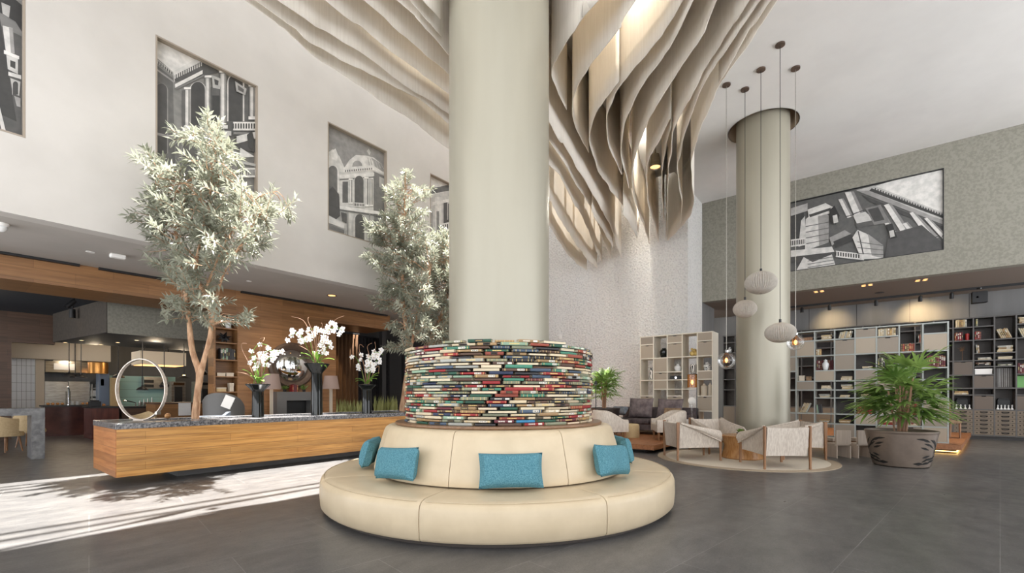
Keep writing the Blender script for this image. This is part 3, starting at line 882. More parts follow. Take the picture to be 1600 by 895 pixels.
T2 = [[(628,646,0,.075),(634,600,0,.07),(640,560,0,.062),(636,520,.05,.05),(630,480,.1,.045),(629,430,.1,.038),(630,380,.1,.03),(632,330,.1,.02),(634,270,.1,.008)],
      [(640,560,0,.045),(650,500,-.2,.03),(663,455,-.3,.018),(672,430,-.3,.01)]]
B2 = [(635,278,7,16),(630,305,24,16),(632,335,34,20),(628,370,46,24),(588,360,22,11),(618,405,46,22),(650,400,34,22),(640,440,44,24),(620,465,34,18),(655,475,34,20),(640,510,32,16),(622,540,22,12),(660,515,24,14),(660,300,16,8)]
tree('indoor_tree', 'tall slim tree with pale narrow leaves beside the left edge of book drum', T2, B2, d2, .5, (b2.x, b2.y, .93), 385, .17, 'trees in the planter counter')
d3 = 12.9; b3 = Vector((8.9, 9.55, .93))
T3 = [[(660,642,.0,.06),(664,580,0,.055),(674,530,0,.045),(690,490,0,.035),(702,440,0,.025),(700,385,0,.012)]]
B3 = [(690,375,14,14),(688,410,20,22),(692,450,24,24),(686,490,24,22),(680,525,28,16),(700,540,18,10),(715,430,16,40)]
tree('indoor_tree', 'tree partly hidden by front column, third along the counter, behind tall slim tree', T3, B3, d3, .4, (at(660,642,d3).x, at(660,642,d3).y, .93), 300, .165, 'trees in the planter counter')

# ------------------------------------------------------------------ orchids in black flared vases
def orchid(px, d, rimz, rimr, bowl, cylr, label, stems, leaves, twigs, seed):
    global R
    keep = R; R = random.Random(seed)
    q = at(px, HOR, d); Z = .96
    H = rimz - Z
    v = thing('orchid_vase', label, 'vase', (q.x, q.y, Z), group='black orchid vases on the counter')
    MB().lathe([(cylr, 0), (cylr*.97, H*.3), (cylr*.93, H-bowl-.02), (cylr*.98, H-bowl), (rimr*.62, H-bowl*.72), (rimr*.88, H-bowl*.3), (rimr, H-.012), (rimr*.99, H), (rimr*.93, H-.006), (rimr*.85, H-bowl*.22), (0, H-bowl*.3)], 36).build('vessel', M['vase_black'], v)
    s = MB()
    for _ in range(46):
        a, r = R.uniform(0, 2*PI), rimr*.82*math.sqrt(R.random()); s.ball((r*cos(a), r*sin(a), H-.01), (.03, .022, .018), 6, 4)
    s.build('bark_mulch', M['soil'], v)
    pl = thing('orchid', label.replace('black flared vase', 'white orchid in the black vase').replace('vase', 'vase', 1), 'orchid', (q.x, q.y, rimz+.014), group='white orchids on the counter')
    rt, fw = Vector((cos(RGT), sin(RGT), 0)), Vector((cos(FWD), sin(FWD), 0))
    k = d/F
    lf = MB()
    for dx, dz, dep in leaves:
        tip = rt*dx*k + fw*dep + Vector((0,0,dz*k)); mid = tip*.5 + Vector((0,0,.13)); b = Vector((0,0,0))
        up = Vector((0,0,1)); sd = tip.cross(up).normalized()
        P = [b*(1-t)**2 + mid*2*t*(1-t) + tip*t*t for t in (0,.2,.45,.7,.9,1)]
        W = (.014,.034,.046,.04,.02,.002)
        for i in range(5):
            lf.add([P[i]-sd*W[i], P[i]+Vector((0,0,-.012)), P[i]+sd*W[i], P[i+1]+sd*W[i+1], P[i+1]+Vector((0,0,-.012)), P[i+1]-sd*W[i+1]], [(0,1,4,5),(1,2,3,4)], 0, True)
    lf.build('leaf', M['orchid_leaf'], pl)
    stm = MB(); fl = MB()
    for pts, nf, sz in stems:
        P = [rt*x*k + fw*R.uniform(-.08,.08) + Vector((0,0,z*k)) for x, z in pts]
        sp = smooth_path(P, .05); stm.tube(sp, .006, 5)
        m = len(sp)
        for i in range(nf):
            u = .5 + .5*i/max(1, nf-1)
            c = sp[min(m-1, int(u*(m-1)))] + Vector((R.gauss(0,.05), R.gauss(0,.05), R.gauss(0,.045)))
            face = (-fw*1.0 + rt*R.uniform(-.7,.7) + Vector((0,0,R.uniform(-.5,.3)))).normalized()
            a = face.orthogonal().normalized(); b = face.cross(a)
            for j in range(5):
                t = 2*PI*j/5 + R.uniform(-.2,.2); e = a*cos(t) + b*sin(t); g = face.cross(e)
                L = sz*R.uniform(.9,1.1); w = L*(.52 if j % 2 else .4)
                fl.add([c, c+e*L*.4+g*w*.8+face*.006, c+e*L*.85+g*w*.6-face*.004, c+e*L-face*.01, c+e*L*.85-g*w*.6-face*.004, c+e*L*.4-g*w*.8+face*.006], [(0,1,2,3),(0,3,4,5)], 0, True)
            fl.ball(c+face*.01, .011, 6, 4, 1)
    stm.build('stem', M['orchid_leaf'], pl); fl.build('blossom', [M['petal'], M['gilt']], pl)
    tg = MB()
    for pts in twigs:
        P = [rt*x*k + fw*R.uniform(-.06,.06) + Vector((0,0,z*k)) for x, z in pts]
        sp = smooth_path(P, .04); tg.tube(sp, [.012*(1-.65*i/len(sp)) for i in range(len(sp))], 6)
    tg.build('dry_twig', M['twig'], pl)
    R = keep
orchid(403, 8.85, 1.60, .22, .13, .108, 'shorter black flared vase on the counter nearest the tree with forked trunk',
       [([(-3,0),(-6,25),(-8,45),(-2,62),(12,60)],4,.055), ([(2,0),(4,25),(6,44),(16,52),(33,50)],13,.06), ([(4,0),(8,20),(18,38),(30,40)],8,.055), ([(0,0),(0,30),(-4,44),(-12,40)],6,.055)],
       [(-20,22,-.1),(-16,12,.1),(20,14,.0),(16,2,-.15),(-8,30,.05),(10,8,-.2)],
       [[(-4,0),(-14,30),(-24,52),(-26,62),(-16,62)],[(0,0),(2,30),(4,56),(10,66),(8,72),(2,70)],[(-2,4),(-16,14),(-34,18)],[(2,0),(-2,20),(3,34),(0,48)],[(4,0),(8,25),(4,40),(14,58)]], 3)
orchid(495, 9.75, 2.06, .255, .2, .118, 'tallest black flared vase, middle one of three on the counter',
       [([(-4,0),(-14,25),(-22,42),(-32,46),(-42,40)],16,.065), ([(-2,0),(-8,30),(-14,48),(-8,54),(4,50)],13,.062), ([(3,0),(8,30),(14,46),(28,56),(38,52)],17,.065), ([(5,0),(14,20),(20,30),(24,36)],7,.055), ([(2,0),(6,25),(8,34),(12,38)],9,.06)],
       [(-25,16,.0),(-24,6,-.1),(26,6,.05),(20,-8,-.15),(14,-6,-.2),(-10,20,.1),(12,14,.0),(6,18,-.1)],
       [[(-2,0),(-10,40),(-22,66),(-38,72)],[(0,0),(-4,40),(-14,66),(-14,72)],[(2,0),(16,44),(28,66),(42,74)],[(0,0),(4,40),(10,58),(8,62)],[(0,0),(-2,30),(0,55)],[(2,0),(-12,18),(-30,28)]], 5)
orchid(573, 10.7, 1.63, .215, .12, .115, 'black flared vase nearest the book drum, last of three on the counter',
       [([(-2,0),(-8,22),(-14,38),(-20,44)],6,.062), ([(0,0),(4,26),(6,42),(14,50),(24,46)],14,.066), ([(3,0),(8,20),(14,36),(20,42)],9,.06), ([(0,0),(0,24),(4,40)],6,.06)],
       [(20,18,.0),(18,8,-.1),(-18,8,.0),(-14,4,-.15),(12,4,-.2),(16,14,.1)],
       [[(0,0),(-4,30),(-12,52),(-10,62),(-6,58)],[(0,0),(4,40),(2,58),(8,64)],[(2,0),(8,40),(14,56),(12,66)],[(2,0),(12,22),(20,28),(18,16)],[(-2,0),(-10,30),(-14,50)]], 8)
names = {'white orchid in the black vase': 0}
# ------------------------------------------------------------------ framed monochrome prints of classical buildings, set into the walls
GREY = {}
def gmat(g):
    if g not in GREY: GREY[g] = mat('print_grey_%d' % g, (g, int(g*.985), int(g*.96)), .55, c2=(int(g*.88), int(g*.87), int(g*.85)), scale=7)
    return GREY[g]
class Print:
    def __init__(s, conv, nrm): s.conv, s.n, s.mb, s.k, s.lv = conv, Vector(nrm), MB(), 0, []
    def mi(s, g):
        if g not in s.lv: s.lv.append(g)
        return s.lv.index(g)
    def poly(s, g, pts):
        s.k += 1
        P = [Vector(s.conv(*p)) + s.n*(.0006*s.k) for p in pts]
        s.mb.add(P, [tuple(range(len(P)))], s.mi(g))
    def rect(s, g, x0, y0, x1, y1, sl=0):           # sl: how far the right end drops
        s.poly(g, [(x0,y0),(x1,y0+sl),(x1,y1+sl),(x0,y1)])
    def column(s, x0, x1, y0, y1, g=208):
        w = x1-x0
        s.rect(g, x0, y0, x1, y1); s.rect(int(g*.62), x0+w*.66, y0, x1, y1); s.rect(int(g*.84), x0, y0, x0+w*.2, y1)
        s.rect(min(235, g+18), x0-w*.22, y0-w*.15, x1+w*.22, y0+w*.3); s.rect(int(g*.5), x0-w*.1, y0+w*.3, x1+w*.1, y0+w*.42)
        s.rect(min(230, g+10), x0-w*.25, y1-w*.4, x1+w*.25, y1+w*.2); s.rect(int(g*.5), x0-w*.25, y1+w*.2, x1+w*.25, y1+w*.32)
    def arch(s, x0, x1, y0, y1, g=70, rim=205, t=2.2):
        def shape(e):
            c, r = (x0+x1)/2, (x1-x0)/2 + e
            return [(c-r, y1), ] + [(c - r*cos(PI*i/12), y0 + r - r*sin(PI*i/12)*1.15 - e*0) for i in range(13)] + [(c+r, y1)]
        s.poly(rim, shape(t)); s.poly(int(rim*.6), shape(t*.35)); s.poly(g, shape(0))
    def rail(s, x0, x1, y, h, sl=0, n=9, g=212):
        s.poly(60, [(x0,y),(x1,y+sl),(x1,y+sl+h),(x0,y+h)])
        s.poly(g, [(x0,y-h*.3),(x1,y+sl-h*.3),(x1,y+sl),(x0,y)]); s.poly(g, [(x0,y+h),(x1,y+sl+h),(x1,y+sl+h*1.35),(x0,y+h*1.35)])
        for i in range(n):
            a = x0+(x1-x0)*(i+.25)/n; b = x0+(x1-x0)*(i+.7)/n; d = sl*(i+.5)/n
            s.poly(g, [(a,y+d),(b,y+d),(b,y+d+h),(a,y+d+h)])
    def band(s, g, p, q, t):                        # a strip from p to q, t pixels deep
        s.poly(g, [p, q, (q[0], q[1]+t), (p[0], p[1]+t)])
    def dentils(s, p, q, t, n, g=60):
        for i in range(n):
            u, v = (i+.2)/n, (i+.65)/n
            a = (p[0]+(q[0]-p[0])*u, p[1]+(q[1]-p[1])*u); b = (p[0]+(q[0]-p[0])*v, p[1]+(q[1]-p[1])*v)
            s.poly(g, [a, b, (b[0], b[1]+t), (a[0], a[1]+t)])
def framed(name, label, x0, x1, z0, z1, axis, pos, depth, pr, liner, lt=.03):
    c = ((x0+x1)/2, pos, z0) if axis == 'y' else (pos, (x0+x1)/2, z0)
    t = thing(name, label, 'picture', c, group='monochrome building prints')
    mb = MB()
    def bx(u0, u1, w0, w1, d0, d1):
        if axis == 'y': mb.box(u0-c[0], d0-pos, w0-z0, u1-c[0], d1-pos, w1-z0)
        else: mb.box(d0-pos, u0-c[1], w0-z0, d1-pos, u1-c[1], w1-z0)
    e = .002
    bx(x0+e, x0+lt, z0+e, z1-e, pos, pos+depth); bx(x1-lt, x1-e, z0+e, z1-e, pos, pos+depth)
    bx(x0+lt, x1-lt, z0+e, z0+lt, pos, pos+depth); bx(x0+lt, x1-lt, z1-lt, z1-e, pos, pos+depth)
    mb.build('frame', liner, t)
    pm = MB(); b = pm
    if axis == 'y': pm.box(x0+lt-c[0], depth-.02, lt, x1-lt-c[0], depth, z1-z0-lt)
    else: pm.box(depth-.02, x0+lt-c[1], lt, depth, x1-lt-c[1], z1-z0-lt)
    k = len(pr.lv); pm.mi = [0]*6
    for g in range(1): pass
    base = pr.bg
    mats = [gmat(base)] + [gmat(g) for g in pr.lv]
    off = len(pm.v)
    lim = (x0+lt, x1-lt, z0+lt, z1-lt)
    for f, mi in zip(pr.mb.f, pr.mb.mi):
        P = [pr.mb.v[i] for i in f]
        # trim each printed shape to the sheet
        uv = [((p[0] if axis == 'y' else p[1]), p[2], p) for p in P]
        def clip(poly, k, lo, keep):
            out = []
            for i in range(len(poly)):
                a, bb = poly[i-1], poly[i]; ia, ib = keep(a[k]-lo), keep(bb[k]-lo)
                if ia != ib:
                    tt = (lo-a[k])/(bb[k]-a[k]); out.append(tuple(a[j]+(bb[j]-a[j])*tt for j in range(3)))
                if ib: out.append(bb)
            return out
        dcoord = P[0][1] if axis == 'y' else P[0][0]
        poly = [(a, w, dcoord) for a, w, _ in uv]
        for kk, lo, kp in ((0, lim[0], lambda v: v >= 0), (0, lim[1], lambda v: v <= 0), (1, lim[2], lambda v: v >= 0), (1, lim[3], lambda v: v <= 0)):
            if poly: poly = clip(poly, kk, lo, kp)
        if len(poly) < 3: continue
        vs = [((a-c[0], d-pos, w-z0) if axis == 'y' else (d-pos, a-c[1], w-z0)) for a, w, d in poly]
        pm.add(vs, [tuple(range(len(vs)))], mi+1)
    pm.build('print', mats, t)
    return t
DEP = .14
py_ = lambda: Print(lambda px, py: ony(px, py, YL+DEP-.021), (0, -1, 0))
# 1: at the left edge of the room
P = py_(); P.bg = 84
P.poly(120, [(-40,0),(8,-40),(40,-20),(40,60),(0,40)]); P.poly(58, [(-40,60),(0,30),(26,190),(-40,160)])
P.poly(206, [(4,40),(20,44),(23,84),(9,80)]); P.poly(150, [(14,43),(20,44),(23,84),(17,82)])
P.poly(214, [(6,78),(30,88),(30,93),(6,84)]); P.poly(190, [(10,86),(28,92),(28,116),(12,108)]); P.poly(60, [(16,94),(24,97),(24,108),(16,104)])
P.poly(205, [(13,112),(33,118),(33,124),(13,118)]); P.poly(176, [(16,122),(32,128),(30,150),(20,146)]); P.arch(20, 28, 128, 148, 66, 190, 1)
P.poly(48, [(-10,-30),(36,10),(34,50),(24,34),(0,20)]); P.poly(170, [(2,4),(16,10),(14,28),(4,22)]); P.poly(204, [(-20,120),(-12,120),(9,205),(3,205)])
P.poly(150, [(22,150),(32,154),(32,168),(26,166)])
framed('framed_print', 'tall monochrome building print cut by the left edge of the view', *PX[0], *PZ, 'y', YL, DEP, P, M['reveal'])
# 2: arcaded facade behind the first tree
P = py_(); P.bg = 216
P.poly(128, [(240,86),(270,112),(313,90),(402,138),(402,300),(240,280)])
P.poly(98, [(240,98),(270,122),(274,285),(240,280)]); P.band(176, (240,88), (270,112), 6); P.dentils((240,90), (270,114), 4, 9); P.band(150, (240,104), (272,127), 3)
P.arch(243, 260, 132, 240, 74, 136, 2.5); P.band(140, (240,206), (274,214), 4)
P.poly(206, [(270,112),(313,89),(340,100),(340,108),(272,128)]); P.poly(84, [(272,118),(314,97),(340,110),(340,114),(273,128)]); P.dentils((272,118), (316,97), 6, 13, 212)
P.band(214, (273,132), (316,110), 6); P.band(120, (274,138), (318,117), 3)
P.poly(92, [(284,142),(402,128),(402,215),(284,215)])
P.arch(298, 319, 130, 196, 62, 208, 3.2); P.arch(357, 378, 118, 190, 66, 206, 3); P.rect(60, 331, 150, 342, 196); P.poly(176, [(330,118),(345,124),(343,140),(332,138)]); P.poly(70, [(334,124),(341,127),(340,134),(335,133)])
P.column(288.5, 296, 138, 200); P.column(320.5, 328, 120, 196); P.column(343.5, 352.5, 112, 200); P.column(389, 397, 134, 186)
P.poly(170, [(366,128),(384,140),(382,150),(368,144)]); P.poly(90, [(370,134),(380,141),(379,146),(371,142)])
P.band(190, (284,200), (360,206), 7); P.rail(363, 400, 194, 8, 0, 9); P.band(120, (363,207), (400,209), 4)
P.rect(156, 318, 206, 330, 290); P.rect(188, 342, 206, 356, 290); P.poly(64, [(330,212),(342,214),(342,290),(330,290)])
P.poly(206, [(368,214),(402,206),(402,216),(368,226)]); P.poly(72, [(366,226),(400,218),(400,240),(366,232)]); P.poly(200, [(374,232),(396,246),(372,248)]); P.rail(371, 398, 266, 9, 0, 9)
P.poly(60, [(384,212),(392,206),(396,222),(392,238),(386,230)]); P.band(176, (362,250), (400,258), 4)
P.rect(110, 276, 210, 318, 290); P.arch(284, 306, 222, 300, 84, 150, 2)
framed('framed_print', 'large monochrome print of an arcaded facade behind the first tree', *PX[1], *PZ, 'y', YL, DEP, P, M['reveal'])
# 3: domed pavilion
P = py_(); P.bg = 140
P.poly(208, [(538,262),(546,250),(556,242),(572,243),(584,246),(596,256),(601,266),(601,285),(538,285)]); P.poly(150, [(580,246),(596,256),(601,268),(590,268)])
for i in range(6): P.poly(168, [(574+4*i,246+1.6*i),(575.4+4*i,246.6+1.7*i),(579+4*i,262),(577+4*i,262)])
P.poly(190, [(573,236),(576,232),(579,238),(577,243)]); P.arch(551, 565, 252, 264, 150, 214, 2)
P.poly(198, [(510,240),(520,233),(530,244),(538,262),(538,380),(510,368)]); P.poly(214, [(516,238),(524,232),(528,242),(526,252),(518,248)]); P.arch(513, 526, 260, 300, 104, 220, 3)
P.poly(212, [(536,262),(582,258),(600,270),(600,274),(582,266),(536,270)]); P.dentils((538,266), (582,262), 3, 13, 90)
P.poly(200, [(530,272),(584,268),(584,378),(530,370)]); P.poly(112, [(583,268),(601,276),(601,345),(583,338)]); P.poly(176, [(592,276),(601,280),(601,296),(592,292)])
P.band(216, (530,274), (584,270), 5); P.band(110, (530,280), (584,276), 2)
P.rect(92, 534.5, 284, 543, 317); P.arch(553.5, 567, 276, 319, 88, 214, 1.4)
P.column(545, 549.5, 280, 318, 216); P.column(569, 574, 278, 322, 216); P.column(577, 581, 279, 322, 206)
P.rail(552, 569, 318, 4, 1, 7); P.band(218, (528,322), (600,332), 5); P.band(104, (528,327), (600,338), 2.5)
P.arch(554, 567, 336, 380, 86, 216, 3); P.rect(150, 541, 332, 543, 370); P.rect(150, 575, 334, 577, 380); P.poly(120, [(583,338),(601,346),(601,392),(583,384)])
P.poly(74, [(510,300),(518,292),(528,304),(530,338),(520,346),(510,340)]); P.poly(206, [(510,336),(536,350),(536,358),(510,348)]); P.poly(110, [(510,350),(536,360),(536,372),(510,362)])
P.poly(86, [(531,332),(540,334),(540,350),(533,346)]); P.poly(176, [(536,352),(540,360),(538,372)])
framed('framed_print', 'monochrome print of a domed pavilion on grey sky, between the two trees', *PX[2], *PZ, 'y', YL, DEP, P, M['reveal'])
# 4: beside the front column
P = py_(); P.bg = 206
P.poly(96, [(668,296),(712,286),(712,296),(668,304)]); P.poly(186, [(668,306),(712,296),(712,440),(668,420)])
P.rect(206, 680, 308, 690, 380); P.rect(72, 693, 312, 699, 350); P.rect(120, 682, 330, 686, 372); P.band(214, (676,316), (712,308), 5); P.rect(84, 700, 318, 708, 372)
P.poly(60, [(688,352),(704,340),(704,368),(688,376)]); P.rail(686, 712, 352, 8, -4, 8); P.rect(150, 672, 330, 676, 420)
framed('framed_print', 'monochrome building print mostly hidden by the front column', *PX[3], *PZ, 'y', YL, DEP, P, M['reveal'])
# 5: wide print on the papered library wall
DR = .09
P = Print(lambda px, py: onx(px, py, XR+DR-.021), (-1, 0, 0)); P.bg = 92
P.poly(222, [(1365,291),(1480,258),(1480,336)])
P.poly(188, [(1338,297),(1366,290),(1476,333),(1476,345),(1430,328)]); P.poly(58, [(1362,294),(1476,338),(1476,342),(1358,298)]); P.dentils((1366,293), (1474,335), 3.5, 26, 60)
P.poly(150, [(1338,298),(1358,298),(1476,346),(1476,352)]); P.poly(64, [(1345,304),(1476,355),(1476,362),(1360,316)])
def dcol(a, b, c, d):
    P.poly(212, [a, b, c, d])
    m1 = ((a[0]+2*b[0])/3, (a[1]+2*b[1])/3); m2 = ((d[0]+2*c[0])/3, (d[1]+2*c[1])/3); P.poly(140, [m1, b, c, m2])
    P.poly(60, [(d[0]-2,d[1]-3),(c[0]+1,c[1]-3),(c[0]+1.5,c[1]-2),(d[0]-1.5,d[1]-1.6)])
dcol((1320,301),(1334,299),(1349,331),(1335,337)); dcol((1310,312),(1318,310),(1333,338),(1324,341))
dcol((1381,321),(1392,317),(1420,358),(1409,365)); dcol((1372,332),(1380,329),(1400,362),(1392,366))
dcol((1421,333),(1429,331),(1467,371),(1452,377)); dcol((1410,350),(1418,347),(1440,372),(1432,377)); dcol((1444,342),(1451,340),(1475,364),(1473,374))
P.poly(200, [(1333,337),(1352,331),(1366,344),(1340,352)]); P.poly(84, [(1336,350),(1366,344),(1372,350),(1340,357)]); P.poly(190, [(1404,362),(1424,356),(1432,366),(1412,374)])
P.poly(70, [(1390,366),(1440,352),(1470,378),(1472,392),(1382,402),(1386,380)])
P.poly(120, [(1352,326),(1376,320),(1390,348),(1366,352)]); P.poly(62, [(1356,328),(1372,324),(1382,344),(1366,347)])
P.poly(206, [(1259,343),(1277,328),(1295,337),(1295,379),(1258,392)]); P.poly(150, [(1278,330),(1295,337),(1295,379),(1280,384)])
for k in range(4): P.poly(90, [(1258,354+9*k),(1295,347+9*k),(1295,348+9*k),(1258,355.2+9*k)])
P.poly(214, [(1262,328),(1290,318),(1302,324),(1296,334),(1264,342)]); P.poly(64, [(1264,336),(1298,325),(1298,329),(1266,340)]); P.poly(170, [(1236,326),(1262,318),(1262,330),(1236,338)]); P.poly(60, [(1236,338),(1256,332),(1258,372),(1236,380)])
P.poly(198, [(1252,345),(1258,338),(1260,382),(1248,386)]); P.rail(1236, 1258, 377, 7, -3, 8)
P.poly(150, [(1296,372),(1320,360),(1330,366),(1300,384)]); P.poly(54, [(1302,378),(1330,366),(1334,376),(1306,388)]); P.poly(206, [(1236,392),(1300,386),(1304,394),(1236,402)])
P.poly(70, [(1236,402),(1300,396),(1300,406),(1236,412)]); P.poly(204, [(1244,424),(1256,402),(1270,410),(1300,398),(1306,416),(1262,424)])
for k in range(3): P.poly(84, [(1262,408+5*k),(1304,401+5*k),(1304,402+5*k),(1262,409+5*k)])
P.rail(1306, 1350, 394, 6, 5, 11)
P.poly(208, [(1332,372),(1340,360),(1354,366),(1380,384),(1380,404),(1346,406)]); P.poly(146, [(1356,366),(1380,384),(1380,404),(1362,400)]); P.poly(70, [(1340,362),(1348,398),(1350,398),(1342,362)])
for k in range(3): P.poly(92, [(1340,378+9*k),(1380,384+7*k),(1380,385+7*k),(1340,379.2+9*k)])
P.poly(40, [(1296,330),(1304,322),(1312,338),(1306,352),(1298,348)]); P.poly(196, [(1301,338),(1308,336),(1310,348),(1303,350)]); P.poly(38, [(1384,352),(1394,350),(1402,372),(1392,374)]); P.poly(186, [(1389,362),(1396,360),(1398,370),(1391,372)])
framed('framed_print', 'wide monochrome print of stone columns set into the papered library wall', RPY0, RPY1, *RPZ, 'x', XR, DR, P, M['black'], .02)
# ------------------------------------------------------------------ rug and its four armchairs
rc = cam2(5.02, 9.9); RR = 1.757
rug = thing('round_rug', 'round cream rug with beige border under four armchairs beside far column', 'rug', (rc[0], rc[1], 0))
MB().lathe([(RR-.17, 0), (RR, 0), (RR, .012), (RR-.17, .014)], 72, cap=False).lathe([(RR-.17,.014),(RR-.17,0)],72,cap=False).build('border', M['rug_border'], rug)
MB().lathe([(RR-.172, .0), (RR-.172, .016), (0, .016)], 72, cap=False).build('pile', M['rug'], rug)
def armchair(name, label):
    """faces local +x; sling arms fall from tall back posts to the short front legs"""
    t = thing(name, label, 'armchair', group='sling armchairs on the round rug')
    w, dp = .42, .44                                   # half width, half depth
    def slab(fn, n, m, th, mi=0):                      # a thick sheet from a parametric surface
        mb = MB(); a = [[Vector(fn(i/n, j/m)) for i in range(n+1)] for j in range(m+1)]
        def nrm(i, j):
            u = a[j][min(i+1,n)]-a[j][max(i-1,0)]; v = a[min(j+1,m)][i]-a[max(j-1,0)][i]; q = u.cross(v); return q.normalized() if q.length > 1e-9 else Vector((0,0,1))
        W = n+1; top = [a[j][i]+nrm(i,j)*th/2 for j in range(m+1) for i in range(W)]; bot = [a[j][i]-nrm(i,j)*th/2 for j in range(m+1) for i in range(W)]
        N = len(top); fs = []
        for j in range(m):
            for i in range(n):
                fs.append((j*W+i, j*W+i+1, (j+1)*W+i+1, (j+1)*W+i)); fs.append((N+j*W+i, N+(j+1)*W+i, N+(j+1)*W+i+1, N+j*W+i+1))
        edge = [j*W for j in range(m+1)] ; 
        loop = [i for i in range(W)] + [j*W+n for j in range(1, m+1)] + [m*W+i for i in range(n-1, -1, -1)] + [j*W for j in range(m-1, 0, -1)]
        for k in range(len(loop)):
            p, q = loop[k], loop[(k+1) % len(loop)]; fs.append((p, N+p, N+q, q))
        return mb.add(top+bot, fs, mi, True)
    # back sling, a little bowed, its top edge rolled back
    slab(lambda u, v: (-dp + .03 - .055*v + .03*sin(PI*u), (2*u-1)*(w-.035), .245 + .53*v - .012*sin(PI*u)*v), 10, 8, .05).build('backrest', M['fabric'], t)
    for s in (-1, 1):
        # side sling: from upright at the back to flared outwards at the front arm
        def side(u, v, s=s):
            top = .775 - .18*(u**.8); bot = .25 + .02*u
            fl = .10*u*u
            z = bot + (top-bot)*v
            return (-dp+.03 + (2*dp-.05)*u, s*(w-.045 + fl*v*v*.55 - .05*sin(PI*u)*sin(PI*v)*.8), z)
        a = slab(side, 12, 8, .04).build('arm', M['fabric'], t)
        def flap(u, v, s=s):                             # the arm's top folds inwards
            top = .775 - .18*(u**.8); fl = .10*u*u
            return (-dp+.05 + (2*dp-.06)*u, s*(w-.045 + fl*.55 + .05*sin(PI*min(1, v*1.2)) + .035*v*u), top + .02 - v*(.03+.19*u**1.3))
        slab(flap, 12, 6, .03).build('arm_fold', M['fabric'], t)
        def leg(x0, x1, z, wd, tp):
            b = MB(); q = .018
            b.hexa([(x0-q, s*w-q, 0), (x0+q, s*w-q, 0), (x0+q, s*w+q, 0), (x0-q, s*w+q, 0), (x1-wd, s*(w)-tp, z), (x1+wd, s*(w)-tp, z), (x1+wd, s*(w)+tp, z), (x1-wd, s*(w)+tp, z)])
            return b.build('leg', M['wood_leg'], t, bevel=.004, seg=1)
        leg(-dp-.02, -dp-.015, .80, .032, .016); leg(dp-.005, dp-.01, .57, .024, .02)
    MB().box(-dp+.10, -w+.09, .265, dp-.06, w-.09, .29).build('seat_frame', M['wood_leg'], t)
    b = MB().box(-dp+.06, -w+.07, .29, dp+.01, w-.07, .415).build('seat_cushion', M['fabric_inner'], t, bevel=.04, seg=3)
    return t
spots = [((3.93, 9.93), RGT, 'cream sling armchair at the left of round rug, its back to the sofa'),
         ((5.08, 8.84), FWD, 'cream sling armchair nearest the camera on round rug, seen from behind'),
         ((6.17, 10.02), RGT + PI, 'cream sling armchair at the right of round rug, beside the bookcase'),
         ((4.92, 10.98), FWD + PI + .12, 'cream sling armchair at the back of round rug, facing the camera')]
ch = armchair('sling_armchair', spots[0][2])
for i, (p, rz, lab) in enumerate(spots):
    o = ch if i == 0 else dup(ch, label=lab)
    q = cam2(*p); o.location = (q[0], q[1], .016); o.rotation_euler = (0, 0, rz)
q = cam2(5.03, 9.92)
tb = thing('round_side_table', 'polished drum-shaped wooden table in the middle of the round rug', 'table', (q[0], q[1], .016))
MB().lathe([(.40, 0), (.42, .02), (.37, .2), (.36, .27), (.40, .44), (.405, .455), (.40, .47), (0, .47)], 48).build('drum', M['wood_table'], tb)
MB().lathe([(.43, .47), (.435, .48), (.43, .495), (0, .495)], 48).build('tabletop', M['wood_table'], tb)
pp = thing('succulent', 'small green succulent in low dark bowl on the drum table', 'plant', (q[0]-.02, q[1]+.03, .512))
MB().lathe([(.05, 0), (.085, .04), (.09, .06), (.08, .055), (0, .05)], 20).build('bowl', M['pot_dark'], pp)
mb = MB()
for k in range(26):
    a = k*2.4; r = .02+.06*(k/26); d = Vector((cos(a)*r*8, sin(a)*r*8, 1.0-.5*k/26)).normalized()
    leaf(mb, Vector((cos(a)*r*.6, sin(a)*r*.6, .05)), d, Vector((0,0,1))+rv(.1), .10, .022)
mb.build('leaves', M['palm'], pp)

# ------------------------------------------------------------------ pendant lamps
def canopy_cord(t, top, length, col='black'):
    MB().lathe([(.085, 0), (.085, .02), (.03, .035), (0, .035)][::-1] if False else [(0, -.03), (.085, -.03), (.085, 0), (0, 0)], 20, (0, 0, length)).build('canopy', M['bronze'], t)
    MB().tube([(0,0,0), (0,0,length-.02)], .006, 6).build('cord', M[col], t)
def ribbed(px, py_c, cy_px, r, sq, label, tilt):
    d = (CEIL-EYE)*F/(HOR-cy_px); c = at(px, py_c, d)
    t = thing('ribbed_pendant', label, 'pendant lamp', (c.x, c.y, c.z + r*sq), group='ribbed paper pendants by the far column')
    canopy_cord(t, None, CEIL - (c.z + r*sq))
    mb = MB(); n = 84
    def fn(u, v):
        a = 2*PI*u; p = .10 + (PI-.2)*v; k = 1 + .05*cos(42*u*2*PI)*sin(p)
        return (r*sin(p)*cos(a)*k, r*sin(p)*sin(a)*k, -r*sq + r*sq*cos(p)*(.98))
    mb.grid(fn, 168, 18, wrap=True); mb.T = None
    s = mb.build('shade', M['ribbed'], t); s.rotation_euler = (0, math.radians(tilt), FWD*0 + RGT*0)
    MB().lathe([(.022, -.01), (.022, .06), (0, .062)], 14).build('socket', M['black'], t)
    MB().ball((0, 0, -.13), .035).build('bulb', M['bulb'], t)
    return t
ribbed(1189, 442, 108, .295, .80, 'largest and highest grey ribbed pendant lamp in front of the far column', 4)
ribbed(1164, 482.5, 139, .232, .86, 'smallest grey ribbed pendant lamp at the left edge of the far column', 0)
ribbed(1219, 519.5, 69, .262, .76, 'lowest grey ribbed pendant lamp at the right edge of the far column', -5)
